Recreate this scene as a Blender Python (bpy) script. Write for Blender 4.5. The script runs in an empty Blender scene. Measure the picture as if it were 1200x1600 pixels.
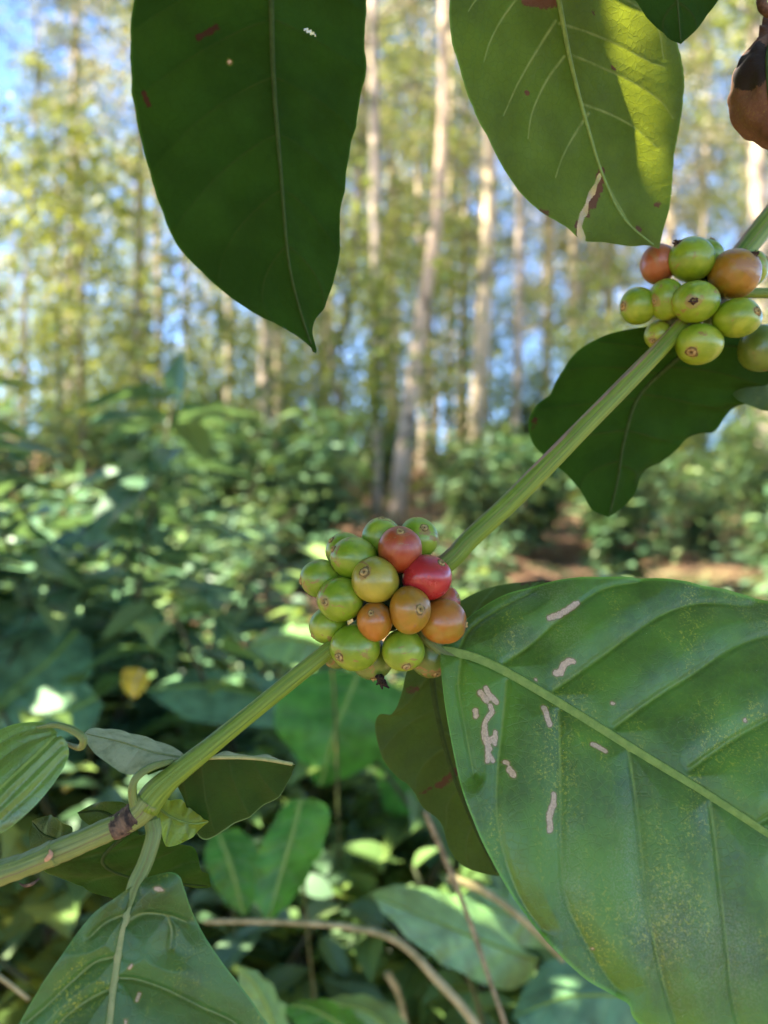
import bpy, math, random
import numpy as np
from mathutils import Vector, Matrix

R = np.random.RandomState(11)
random.seed(11)
sc = bpy.context.scene
COL = sc.collection
F = 1155.6            # focal length in photo pixels (1200 x 1600 photo)
CZ = 1.4              # camera height
SUN = np.array([-0.62, -0.2, 0.74]); SUN /= np.linalg.norm(SUN)


def P(px, py, Y):
    return np.array([(px - 600) / F * Y, Y, CZ - (py - 800) / F * Y])


# ------------------------------------------------------------------ objects
def tag(o, label=None, cat=None, group=None, kind=None):
    if label: o['label'] = label
    if cat: o['category'] = cat
    if group: o['group'] = group
    if kind: o['kind'] = kind
    return o


def empty(name, loc=(0, 0, 0), rz=0.0):
    o = bpy.data.objects.new(name, None)
    o.empty_display_size = 0.02
    COL.objects.link(o)
    o.location = loc
    o.rotation_euler = (0, 0, rz)
    return o


def mesh_obj(name, V, Fc, mat, parent=None, attrs=None, smooth=True, loc=None):
    """V world (or parent-local when parent is at the origin) coordinates."""
    me = bpy.data.meshes.new(name)
    V = np.asarray(V, dtype=float)
    if loc is None and parent is not None:
        loc = (0, 0, 0)
        V = V - np.array(parent.matrix_world.translation if False else parent.location)
        if parent.parent is not None:
            V = V - np.array(parent.parent.location)
    if loc is None:
        loc = (0, 0, 0)
    me.from_pydata(V.tolist(), [], Fc if isinstance(Fc, list) else Fc.tolist())
    if smooth:
        me.polygons.foreach_set('use_smooth', np.ones(len(me.polygons), dtype=bool))
    for k, a in (attrs or {}).items():
        at = me.attributes.new(k, 'FLOAT', 'POINT')
        at.data.foreach_set('value', np.asarray(a, dtype=np.float32))
    me.materials.append(mat)
    me.update()
    o = bpy.data.objects.new(name, me)
    COL.objects.link(o)
    o.location = loc
    if parent is not None:
        o.parent = parent
    return o


def copy_tree(o, parent=None):
    c = o.copy()
    COL.objects.link(c)
    c.parent = parent
    for ch in list(o.children):
        copy_tree(ch, c)
    return c


# ------------------------------------------------------------------ curves
def catmull(pts, n):
    pts = np.asarray(pts, dtype=float)
    ext = np.vstack([2 * pts[0] - pts[1], pts, 2 * pts[-1] - pts[-2]])
    out = []
    m = 24
    for i in range(len(pts) - 1):
        p0, p1, p2, p3 = ext[i:i + 4]
        t = np.linspace(0, 1, m, endpoint=False)[:, None]
        out.append(0.5 * ((2 * p1) + (-p0 + p2) * t + (2 * p0 - 5 * p1 + 4 * p2 - p3) * t ** 2 +
                          (-p0 + 3 * p1 - 3 * p2 + p3) * t ** 3))
    out.append(pts[-1:])
    out = np.vstack(out)
    d = np.concatenate([[0], np.cumsum(np.linalg.norm(np.diff(out[:, :2], axis=0), axis=1))])
    if d[-1] < 1e-9:
        d = np.concatenate([[0], np.cumsum(np.linalg.norm(np.diff(out, axis=0), axis=1))])
    q = np.linspace(0, d[-1], n)
    return np.stack([np.interp(q, d, out[:, k]) for k in range(out.shape[1])], axis=1)


def resample3(pts, n):
    pts = np.asarray(pts, dtype=float)
    ext = np.vstack([2 * pts[0] - pts[1], pts, 2 * pts[-1] - pts[-2]])
    out = []
    for i in range(len(pts) - 1):
        p0, p1, p2, p3 = ext[i:i + 4]
        t = np.linspace(0, 1, 20, endpoint=False)[:, None]
        out.append(0.5 * ((2 * p1) + (-p0 + p2) * t + (2 * p0 - 5 * p1 + 4 * p2 - p3) * t ** 2 +
                          (-p0 + 3 * p1 - 3 * p2 + p3) * t ** 3))
    out.append(pts[-1:])
    out = np.vstack(out)
    d = np.concatenate([[0], np.cumsum(np.linalg.norm(np.diff(out, axis=0), axis=1))])
    q = np.linspace(0, d[-1], n)
    return np.stack([np.interp(q, d, out[:, k]) for k in range(3)], axis=1), q


def tube_data(path, radii, n_len=40, n_ang=16, ridges=0.0, flat=1.0, lump=0.0, seed=0, fdir=None):
    """path 3-D points, radii at those points. Returns V, F, ang, len."""
    rs = np.random.RandomState(seed)
    pts, q = resample3(path, n_len)
    pi = np.linspace(0, 1, len(radii))
    # parameter of radii follows the path's own points
    dd = np.concatenate([[0], np.cumsum(np.linalg.norm(np.diff(np.asarray(path, float), axis=0), axis=1))])
    r = np.interp(q, dd / dd[-1] * q[-1], radii)
    T = np.gradient(pts, axis=0)
    T /= np.linalg.norm(T, axis=1)[:, None] + 1e-12
    up = np.array([0, -1, 0.0]) if fdir is None else np.asarray(fdir, float)
    V, A, L = [], [], []
    ph = rs.rand(6) * 6.28
    for i in range(n_len):
        n1 = up - T[i] * np.dot(up, T[i])
        if np.linalg.norm(n1) < 1e-4:
            n1 = np.array([1.0, 0, 0]) - T[i] * T[i][0]
        n1 /= np.linalg.norm(n1)
        n2 = np.cross(T[i], n1)
        for k in range(n_ang):
            a = 2 * math.pi * k / n_ang
            rr = r[i] * (1 + ridges * math.cos(3 * a + ph[0]) * 0.6 + ridges * math.cos(7 * a + ph[1] + q[i] / q[-1] * 2) * 0.4)
            if lump:
                rr *= 1 + lump * (math.sin(q[i] / q[-1] * 23 + ph[2]) * .5 + math.sin(q[i] / q[-1] * 51 + 2 * a + ph[3]) * .5)
            V.append(pts[i] + n1 * math.cos(a) * rr * flat + n2 * math.sin(a) * rr)
            A.append(a); L.append(q[i])
    Fc = []
    for i in range(n_len - 1):
        for k in range(n_ang):
            k2 = (k + 1) % n_ang
            Fc.append((i * n_ang + k, i * n_ang + k2, (i + 1) * n_ang + k2, (i + 1) * n_ang + k))
    Fc.append(tuple(range(n_ang))[::-1])
    Fc.append(tuple((n_len - 1) * n_ang + k for k in range(n_ang)))
    return np.array(V), Fc, np.array(A), np.array(L)


def tube(name, path, radii, mat, parent=None, **kw):
    V, Fc, A, L = tube_data(path, radii, **kw)
    return mesh_obj(name, V, Fc, mat, parent, {'ang': A, 'len': L})


# ------------------------------------------------------------------ materials
class NT:
    def __init__(self, name):
        self.m = bpy.data.materials.new(name)
        self.m.use_nodes = True
        self.t = self.m.node_tree
        self.t.nodes.clear()
        self.out = self.n('ShaderNodeOutputMaterial')

    def n(self, typ, **kw):
        nd = self.t.nodes.new(typ)
        for k, v in kw.items():
            setattr(nd, k, v)
        return nd

    def l(self, a, b):
        self.t.links.new(a, b)

    def val(self, sock, v):
        if isinstance(v, bpy.types.NodeSocket):
            self.l(v, sock)
        elif isinstance(v, (tuple, list)) and len(v) == 3 and sock.type == 'RGBA':
            sock.default_value = (*v, 1)
        else:
            sock.default_value = v

    def attr(self, name):
        return self.n('ShaderNodeAttribute', attribute_name=name).outputs['Fac']

    def coord(self, which='Object', scale=None):
        o = self.n('ShaderNodeTexCoord').outputs[which]
        if scale is not None:
            mp = self.n('ShaderNodeMapping')
            self.l(o, mp.inputs[0])
            mp.inputs['Scale'].default_value = scale
            o = mp.outputs[0]
        return o

    def noise(self, scale, detail=3, rough=.5, vec=None, dist=0):
        nd = self.n('ShaderNodeTexNoise')
        nd.inputs['Scale'].default_value = scale
        nd.inputs['Detail'].default_value = detail
        nd.inputs['Roughness'].default_value = rough
        nd.inputs['Distortion'].default_value = dist
        if vec is None: vec = self.coord()
        self.l(vec, nd.inputs['Vector'])
        return nd.outputs['Fac']

    def voro(self, scale, feature='F1', vec=None):
        nd = self.n('ShaderNodeTexVoronoi', feature=feature)
        nd.inputs['Scale'].default_value = scale
        if vec is None: vec = self.coord()
        self.l(vec, nd.inputs['Vector'])
        return nd.outputs['Distance']

    def ramp(self, v, a, b, c=0.0, d=1.0, smooth=True):
        nd = self.n('ShaderNodeMapRange')
        if smooth: nd.interpolation_type = 'SMOOTHSTEP'
        self.val(nd.inputs['Value'], v)
        nd.inputs['From Min'].default_value = a
        nd.inputs['From Max'].default_value = b
        nd.inputs['To Min'].default_value = c
        nd.inputs['To Max'].default_value = d
        return nd.outputs[0]

    def math(self, op, a, b=0.0):
        nd = self.n('ShaderNodeMath', operation=op)
        self.val(nd.inputs[0], a); self.val(nd.inputs[1], b)
        return nd.outputs[0]

    def mix(self, f, a, b):
        nd = self.n('ShaderNodeMix', data_type='RGBA')
        self.val(nd.inputs[0], f)
        self.val(nd.inputs[6], a); self.val(nd.inputs[7], b)
        return nd.outputs[2]

    def bump(self, h, strength=.3, dist=.001, nrm=None):
        nd = self.n('ShaderNodeBump')
        nd.inputs['Strength'].default_value = strength
        nd.inputs['Distance'].default_value = dist
        self.l(h, nd.inputs['Height'])
        if nrm is not None: self.l(nrm, nd.inputs['Normal'])
        return nd.outputs[0]

    def prin(self, color, rough=.5, spec=.5, normal=None, coat=0, coatr=.2, sss=0, sssr=(.3, .3, .1), ssss=.003):
        b = self.n('ShaderNodeBsdfPrincipled')
        self.val(b.inputs['Base Color'], color)
        self.val(b.inputs['Roughness'], rough)
        self.val(b.inputs['Specular IOR Level'], spec)
        b.inputs['Coat Weight'].default_value = coat
        b.inputs['Coat Roughness'].default_value = coatr
        if sss:
            b.inputs['Subsurface Weight'].default_value = sss
            b.inputs['Subsurface Radius'].default_value = sssr
            b.inputs['Subsurface Scale'].default_value = ssss
        if normal is not None: self.l(normal, b.inputs['Normal'])
        return b.outputs[0]

    def done(self, sh):
        self.l(sh, self.out.inputs[0])
        return self.m


def leaf_mat(name, top, under, trans, vein_top=(.16, .27, .09), vein_under=(.13, .2, .05), rough=.42, stip=0.0,
             tfac=.35, brown=(.10, .045, .02), scar=(.46, .34, .22), pale=(.28, .32, .16), dust=0.0, netamt=.25, coat=.0, spec=.5,
             vamt=.7, browncover=0.0):
    m = NT(name)
    geo = m.n('ShaderNodeNewGeometry')
    back = geo.outputs['Backfacing']
    big = m.noise(38, 4, .55)
    fine = m.noise(420, 3, .6)
    c_top = m.mix(m.ramp(big, .3, .7), tuple(x * .6 for x in top), tuple(x * 1.35 for x in top))
    c_un = m.mix(m.ramp(big, .3, .7), tuple(x * .8 for x in under), tuple(x * 1.2 for x in under))
    c_top = m.mix(m.math('MULTIPLY', m.ramp(fine, .4, .75), .3), c_top, tuple(x * 1.5 for x in top))
    if stip:
        patch = m.ramp(m.noise(34, 4, .65, vec=m.coord('Object', (1.6, 1, .55)), dist=.5), .47, .66)
        dots = m.ramp(m.noise(900, 4, .75), .5, .66)
        f = m.math('MULTIPLY', m.math('MULTIPLY', patch, dots), stip)
        c_top = m.mix(f, c_top, (.42, .44, .04))
        patch2 = m.ramp(m.noise(24, 3, .6, vec=m.coord('Object', (1.3, 1, .8)), dist=.3), .52, .72)
        f2 = m.math('MULTIPLY', m.math('MULTIPLY', patch2, m.ramp(m.noise(1500, 3, .7), .42, .62)), stip * .35)
        c_top = m.mix(f2, c_top, (.36, .38, .25))
    vr = m.attr('dv')
    vm = m.math('MULTIPLY', m.ramp(vr, .3, 1.6, 1, 0), m.ramp(m.noise(150, 4, .7), .35, .6, .35, 1))
    net = m.ramp(m.voro(330, 'DISTANCE_TO_EDGE'), 0.0, .09, 1, 0)
    netf = m.math('MULTIPLY', net, netamt)
    c_top = m.mix(m.math('MULTIPLY', netf, .35), c_top, vein_top)
    c_top = m.mix(m.math('MULTIPLY', vm, vamt), c_top, vein_top)
    c_un = m.mix(m.math('MULTIPLY', vm, vamt), c_un, vein_under)
    col = m.mix(back, c_top, c_un)
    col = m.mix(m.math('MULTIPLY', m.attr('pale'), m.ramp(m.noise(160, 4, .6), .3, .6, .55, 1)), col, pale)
    ds = m.math('ADD', m.attr('ds'), m.ramp(m.noise(500, 3, .6), .3, .7, -.8, .8))
    sm = m.ramp(ds, -.6, .9, 1, 0)
    halo = m.ramp(ds, .0, 4.0, .55, 0)
    col = m.mix(halo, col, (.17, .2, .03))
    scm = m.mix(m.ramp(m.noise(1300, 3, .7), .35, .7), tuple(x * .8 for x in scar), tuple(min(1, x * 1.2) for x in scar))
    rim = m.math('MULTIPLY', m.ramp(m.math('ABSOLUTE', m.math('ADD', ds, -.5)), .3, 1.3, 1, 0), .75)
    col = m.mix(sm, col, scm)
    col = m.mix(rim, col, (.12, .09, .03))
    db = m.math('ADD', m.attr('db'), m.ramp(m.noise(350, 4, .6), .25, .75, -3.5, 3.5))
    bm_ = m.ramp(db, -1, 2.0, 1, 0)
    if browncover:
        bm_ = m.math('MAXIMUM', bm_, m.math('MULTIPLY', m.ramp(m.noise(70, 4, .6), .55, .62), browncover))
    col = m.mix(bm_, col, brown)
    if dust:
        cell = m.voro(850)
        big2 = m.ramp(m.noise(55, 2, .5), .48, .66)
        dd = m.math('MULTIPLY', m.ramp(cell, .0, .11, 1, 0), big2)
        dd = m.math('MULTIPLY', dd, m.ramp(m.noise(610, 1), .5, .56))
        col = m.mix(m.math('MULTIPLY', dd, dust), col, (.75, .77, .7))
    h = m.math('ADD', m.math('MULTIPLY', net, -.5), m.math('MULTIPLY', m.noise(700, 3, .6), .6))
    h = m.math('ADD', h, m.math('MULTIPLY', vm, -.4))
    nrm = m.bump(h, .32, .0004)
    rg = m.ramp(m.noise(60, 4, .65), .3, .7, rough - .07, rough + .12)
    rg = m.math('ADD', rg, m.math('MULTIPLY', back, .12))
    ed = m.math('MULTIPLY', m.ramp(m.attr('edge'), .975, .995), .45)
    col = m.mix(ed, col, tuple(min(1, x * 3.2) for x in top))
    sh = m.prin(col, rg, spec, nrm, coat=coat, coatr=.25)
    tr = m.n('ShaderNodeBsdfTranslucent')
    tcol = m.mix(m.ramp(big, .3, .7), tuple(x * .8 for x in trans), tuple(min(1, x * 1.15) for x in trans))
    tcol = m.mix(m.math('MULTIPLY', net, .22), tcol, tuple(x * .5 for x in trans))
    tcol = m.mix(m.math('MULTIPLY', vm, .75), tcol, tuple(x * .35 for x in trans))
    tcol = m.mix(bm_, tcol, (.03, .01, .0))
    m.l(tcol, tr.inputs[0]); m.l(nrm, tr.inputs['Normal'])
    mx = m.n('ShaderNodeMixShader')
    mx.inputs[0].default_value = tfac
    m.l(sh, mx.inputs[1]); m.l(tr.outputs[0], mx.inputs[2])
    return m.done(mx.outputs[0])


def foliage_mat(name, cols, trans, rough=.45, tfac=.4, spec=.5):
    """leaves far off: colour by the 'rnd' value of each leaf"""
    m = NT(name)
    r = m.attr('rnd')
    cr = m.n('ShaderNodeValToRGB')
    m.l(r, cr.inputs[0])
    e = cr.color_ramp.elements
    for i, c in enumerate(cols):
        x = i / (len(cols) - 1)
        if i == 0: el = e[0]; el.position = 0
        elif i == len(cols) - 1: el = e[-1]; el.position = 1
        else: el = e.new(x)
        el.color = (*c, 1)
    oi = m.n('ShaderNodeObjectInfo')
    hs = m.n('ShaderNodeHueSaturation')
    m.l(cr.outputs[0], hs.inputs['Color'])
    m.l(m.ramp(oi.outputs['Random'], 0, 1, .485, .515, False), hs.inputs['Hue'])
    m.l(m.ramp(oi.outputs['Random'], 0, 1, .8, 1.2, False), hs.inputs['Value'])
    sh = m.prin(hs.outputs[0], rough, spec)
    tr = m.n('ShaderNodeBsdfTranslucent')
    hs2 = m.mix(.6, hs.outputs[0], trans)
    m.l(hs2, tr.inputs[0])
    mx = m.n('ShaderNodeMixShader')
    mx.inputs[0].default_value = tfac
    m.l(sh, mx.inputs[1]); m.l(tr.outputs[0], mx.inputs[2])
    return m.done(mx.outputs[0])


def bark_mat(name, a, b, c, sc_=1.0):
    m = NT(name)
    v = m.coord('Object', (1, 1, .18))
    n1 = m.noise(14 * sc_, 5, .65, v)
    n2 = m.noise(2.2 * sc_, 3, .6)
    col = m.mix(m.ramp(n1, .35, .65), a, b)
    col = m.mix(m.ramp(n2, .5, .62), col, c)
    nrm = m.bump(n1, .6, .02)
    return m.done(m.prin(col, .85, .2, nrm))


def cherry_mat(name, c1, c2, c3=None, rough=.36, mott=.5, navelcol=(.16, .09, .035)):
    m = NT(name)
    oi = m.n('ShaderNodeObjectInfo')
    add = m.n('ShaderNodeVectorMath', operation='ADD')
    m.l(m.coord(), add.inputs[0])
    cx = m.n('ShaderNodeCombineXYZ')
    for i in range(3): m.l(m.math('MULTIPLY', oi.outputs['Random'], .9 + i), cx.inputs[i])
    m.l(cx.outputs[0], add.inputs[1])
    v = add.outputs[0]
    n1 = m.noise(95, 4, .55, v)
    col = m.mix(m.ramp(n1, .35, .66), c1, c2)
    if c3:
        col = m.mix(m.ramp(m.noise(55, 3, .5, v, .8), .48, .68), col, c3)
    # lengthwise streaks from navel to stalk
    st = m.noise(7, 4, .6, None)
    nd = m.n('ShaderNodeTexNoise')
    cc = m.n('ShaderNodeCombineXYZ')
    m.l(m.attr('lon'), cc.inputs[0]); m.l(m.math('MULTIPLY', m.attr('lat'), .18), cc.inputs[1])
    m.l(oi.outputs['Random'], cc.inputs[2])
    m.l(cc.outputs[0], nd.inputs['Vector']); nd.inputs['Scale'].default_value = 4.5; nd.inputs['Detail'].default_value = 4
    col = m.mix(m.math('MULTIPLY', m.ramp(nd.outputs['Fac'], .52, .75), .16 * mott), col, tuple(min(1, x * 1.7 + .02) for x in c2))
    col = m.mix(m.math('MULTIPLY', m.ramp(nd.outputs['Fac'], .46, .3), .18 * mott), col, tuple(x * .55 for x in c1))
    # fine speckle
    sp = m.ramp(m.voro(1500, vec=v), .0, .16, 1, 0)
    sp = m.math('MULTIPLY', sp, m.ramp(m.noise(300, 2, .5, v), .56, .66))
    col = m.mix(m.math('MULTIPLY', sp, .55), col, (.62, .62, .42))
    # dark specks
    dk = m.ramp(m.voro(520, vec=v), .0, .1, 1, 0)
    dk = m.math('MULTIPLY', dk, m.ramp(m.noise(170, 2, .5, v), .58, .62))
    col = m.mix(dk, col, (.05, .035, .015))
    # corky scar patches, and the ring round the navel
    lat = m.attr('lat')   # 1 at navel, 0 at stalk
    cork = m.ramp(m.math('ADD', lat, m.ramp(m.noise(240, 4, .6, v), .2, .8, -.05, .05)), .895, .93)
    ck2 = m.math('MULTIPLY', m.ramp(m.noise(75, 5, .65, v, 1.4), .585, .61), m.ramp(lat, .45, .7))
    cork = m.math('MAXIMUM', m.math('MULTIPLY', cork, .6), m.math('MULTIPLY', ck2, .75))
    col = m.mix(cork, col, tuple(x * 1.5 for x in navelcol))
    h = m.math('ADD', m.noise(260, 3, .5, v), m.math('MULTIPLY', nd.outputs['Fac'], .25))
    h = m.math('ADD', h, m.math('MULTIPLY', cork, .4))
    nrm = m.bump(h, .22, .0006)
    rg = m.math('ADD', m.ramp(m.noise(120, 3, .6, v), .3, .7, rough - .05, rough + .12), m.math('MULTIPLY', cork, .3))
    return m.done(m.prin(col, rg, .5, nrm, coat=.25, coatr=.2, sss=.15, sssr=(1, .8, .25), ssss=.0016))


def plain_mat(name, a, b, rough=.8, scale=300, bumpd=.0004):
    m = NT(name)
    n = m.noise(scale, 4, .65)
    return m.done(m.prin(m.mix(m.ramp(n, .35, .65), a, b), rough, .25, m.bump(n, .8, bumpd)))


def stem_mat(name, g1, g2, br, brownang=3.0, brw=.9, bamt=1.0, lenstart=-1, g3=(.17, .235, .03)):
    m = NT(name)
    ang, ln = m.attr('ang'), m.attr('len')
    cc = m.n('ShaderNodeCombineXYZ')
    m.l(m.math('COSINE', ang), cc.inputs[0]); m.l(m.math('SINE', ang), cc.inputs[1]); m.l(m.math('MULTIPLY', ln, 9), cc.inputs[2])
    v = cc.outputs[0]
    n1 = m.noise(4.5, 5, .65, v)
    col = m.mix(m.ramp(n1, .36, .64), g1, g2)
    # lengthwise ridge lines
    c2 = m.n('ShaderNodeCombineXYZ')
    m.l(m.math('COSINE', ang), c2.inputs[0]); m.l(m.math('SINE', ang), c2.inputs[1]); m.l(m.math('MULTIPLY', ln, 1.5), c2.inputs[2])
    n2 = m.noise(5.5, 4, .6, c2.outputs[0])
    col = m.mix(m.math('MULTIPLY', m.ramp(n2, .52, .66), .6), col, g3)
    col = m.mix(m.math('MULTIPLY', m.ramp(n2, .44, .3), .6), col, tuple(x * .45 for x in g1))
    # brown corky weathering on one side of the stem
    side = m.math('COSINE', m.math('SUBTRACT', ang, brownang))
    w = m.math('ADD', side, m.ramp(m.noise(2.2, 4, .6, v), .2, .8, -.5, .5))
    bmk = m.math('MULTIPLY', m.ramp(w, brw - .14, brw + .06), m.ramp(ln, lenstart, lenstart + .015, .12, bamt))
    col = m.mix(bmk, col, m.mix(m.ramp(n1, .4, .6), tuple(x * .6 for x in br), tuple(x * 1.25 for x in br)))
    fl = m.math('MULTIPLY', m.ramp(m.voro(650), 0, .14, 1, 0), m.ramp(m.noise(200, 2), .57, .63))
    col = m.mix(fl, col, (.55, .5, .3))
    col = m.mix(m.ramp(m.attr('ds'), .0, 1, 0, 1), col, (.085, .055, .045)) if False else col
    h = m.math('ADD', m.math('MULTIPLY', n2, 1.2), m.math('MULTIPLY', m.noise(500, 3, .6), .4))
    return m.done(m.prin(col, .5, .4, m.bump(h, .45, .0008), sss=.1, ssss=.001))


# fine leaves
M_TOP = leaf_mat('leaf_glossy', (.050, .138, .012), (.055, .10, .025), (.20, .38, .015), stip=.6, dust=1.0, rough=.42, tfac=.12, coat=.12, vein_top=(.17, .27, .035), spec=.45)
M_TOP2 = leaf_mat('leaf_lower', (.026, .10, .022), (.05, .09, .022), (.25, .38, .05), stip=.8, dust=.8, rough=.42,
                  tfac=.18, vein_top=(.22, .27, .07), coat=.12, spec=.4)
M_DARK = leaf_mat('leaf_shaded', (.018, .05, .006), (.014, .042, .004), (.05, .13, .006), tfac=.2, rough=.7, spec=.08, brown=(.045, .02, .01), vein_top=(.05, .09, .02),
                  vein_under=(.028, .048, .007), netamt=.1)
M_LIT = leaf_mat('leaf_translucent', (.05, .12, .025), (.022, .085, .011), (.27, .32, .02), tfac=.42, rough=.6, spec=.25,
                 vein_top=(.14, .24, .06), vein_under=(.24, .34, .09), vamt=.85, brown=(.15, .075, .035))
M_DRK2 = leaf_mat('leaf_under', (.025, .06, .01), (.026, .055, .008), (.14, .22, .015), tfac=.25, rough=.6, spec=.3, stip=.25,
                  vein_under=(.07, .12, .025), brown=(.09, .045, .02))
M_PALE = leaf_mat('leaf_pale_sheen', (.10, .16, .06), (.012, .046, .004), (.06, .16, .01), tfac=.22, rough=.5, stip=.9,
                  vein_top=(.28, .3, .12), pale=(.50, .52, .30), vein_under=(.03, .07, .012), spec=.25)  # pale is sky sheen on the upper side, painted into the colour
M_GLOSS = leaf_mat('leaf_wet', (.075, .17, .035), (.06, .12, .03), (.3, .45, .05), tfac=.22, rough=.27, vein_top=(.15, .24, .09), coat=.3)
M_BRT = leaf_mat('leaf_bright', (.14, .26, .03), (.12, .24, .03), (.45, .6, .06), tfac=.35, rough=.4)
M_DRY = leaf_mat('leaf_dried', (.10, .05, .028), (.08, .04, .022), (.10, .04, .02), tfac=.1, rough=.75, stip=.12, vein_top=(.12, .06, .035),
                 vein_under=(.12, .06, .03), brown=(.012, .007, .005))  # brown here is the painted shade inside the curl
M_RIB = plain_mat('midrib_green', (.12, .21, .035), (.17, .27, .05), .5)
M_RIBD = plain_mat('midrib_dark', (.02, .045, .006), (.03, .06, .01), .85)
M_RIBU = plain_mat('midrib_underside', (.12, .20, .04), (.16, .26, .055), .5)
M_RIBP = plain_mat('midrib_pale', (.2, .25, .09), (.28, .3, .12), .55)
M_PET = stem_mat('petiole', (.11, .17, .045), (.16, .22, .06), (.16, .09, .06), brw=1.15)
M_STEM = stem_mat('stem', (.085, .165, .014), (.17, .26, .02), (.24, .15, .11), brownang=math.pi * 1.5, brw=.88, lenstart=.125)
M_NODE = stem_mat('stem_node', (.13, .18, .045), (.2, .25, .07), (.15, .09, .07), brownang=2.6, brw=.9)
M_CORK = plain_mat('bark_scar', (.025, .02, .017), (.17, .115, .07), .85, 260)
M_BLACK = plain_mat('withered_black', (.006, .004, .003), (.03, .02, .012), .9, 900)
def navel_mat(name, c0, c1, c2):
    m = NT(name)
    r_ = m.attr('rr')
    n_ = m.noise(700, 4, .65)
    c = m.mix(m.ramp(n_, .3, .7), c1, c2)
    c = m.mix(m.math('MULTIPLY', m.ramp(r_, .1, .045), .7), c, c0)
    c = m.mix(m.ramp(r_, .19, .23), c, tuple(x * .55 for x in c1))
    return m.done(m.prin(c, .8, .2, m.bump(n_, .8, .0004)))


M_NAV = navel_mat('navel', (.05, .03, .012), (.24, .18, .06), (.44, .34, .14))
M_NAVD = plain_mat('navel_dark', (.02, .013, .01), (.1, .06, .035), .85, 900)
CH = {
    'green': cherry_mat('cherry_green', (.13, .235, .008), (.20, .31, .013), (.27, .36, .03)),
    'olive': cherry_mat('cherry_olive', (.24, .24, .022), (.31, .29, .03), (.28, .20, .03), mott=.8),
    'ochre': cherry_mat('cherry_ochre', (.25, .13, .008), (.30, .155, .010), (.22, .16, .010), mott=.8),
    'orange': cherry_mat('cherry_orange', (.30, .105, .009), (.34, .14, .012), (.26, .16, .012), mott=.8),
    'redorange': cherry_mat('cherry_red_orange', (.26, .038, .009), (.30, .055, .012), (.32, .105, .014), mott=1.1),
    'red': cherry_mat('cherry_red', (.30, .014, .018), (.36, .022, .024), None, rough=.27, mott=.5, navelcol=(.3, .03, .03)),
    'brownred': cherry_mat('cherry_brown_red', (.26, .075, .02), (.31, .10, .025), (.28, .13, .03)),
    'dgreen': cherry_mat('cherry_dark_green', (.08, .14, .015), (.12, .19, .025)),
}

# ------------------------------------------------------------------ fine leaf
def seg_dist(Q, poly, hw0=None, hw1=None):
    """distance of 2-D points Q to polyline; with half widths returns distance / width"""
    best = np.full(len(Q), 1e9)
    n = len(poly)
    L = np.concatenate([[0], np.cumsum(np.linalg.norm(np.diff(poly, axis=0), axis=1))])
    for i in range(n - 1):
        a, b = poly[i], poly[i + 1]
        ab = b - a
        t = np.clip(((Q - a) @ ab) / (ab @ ab + 1e-12), 0, 1)
        d = np.linalg.norm(Q - (a + t[:, None] * ab), axis=1)
        if hw0 is not None:
            w = hw0 + (hw1 - hw0) * (L[i] + t * (L[i + 1] - L[i])) / L[-1]
            d = d / w
        best = np.minimum(best, d)
    return best


def in_poly(Q, poly):
    c = np.zeros(len(Q), bool)
    n = len(poly)
    for i in range(n):
        x1, y1 = poly[i]; x2, y2 = poly[(i + 1) % n]
        cond = ((y1 > Q[:, 1]) != (y2 > Q[:, 1]))
        xi = (x2 - x1) * (Q[:, 1] - y1) / (y2 - y1 + 1e-12) + x1
        c ^= cond & (Q[:, 0] < xi)
    return c


def capsules_sdf(Q, caps):
    d = np.full(len(Q), 60.0)
    for pts, r in caps:
        d = np.minimum(d, seg_dist(Q, np.array(pts, float)) - r)
    return d


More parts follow.
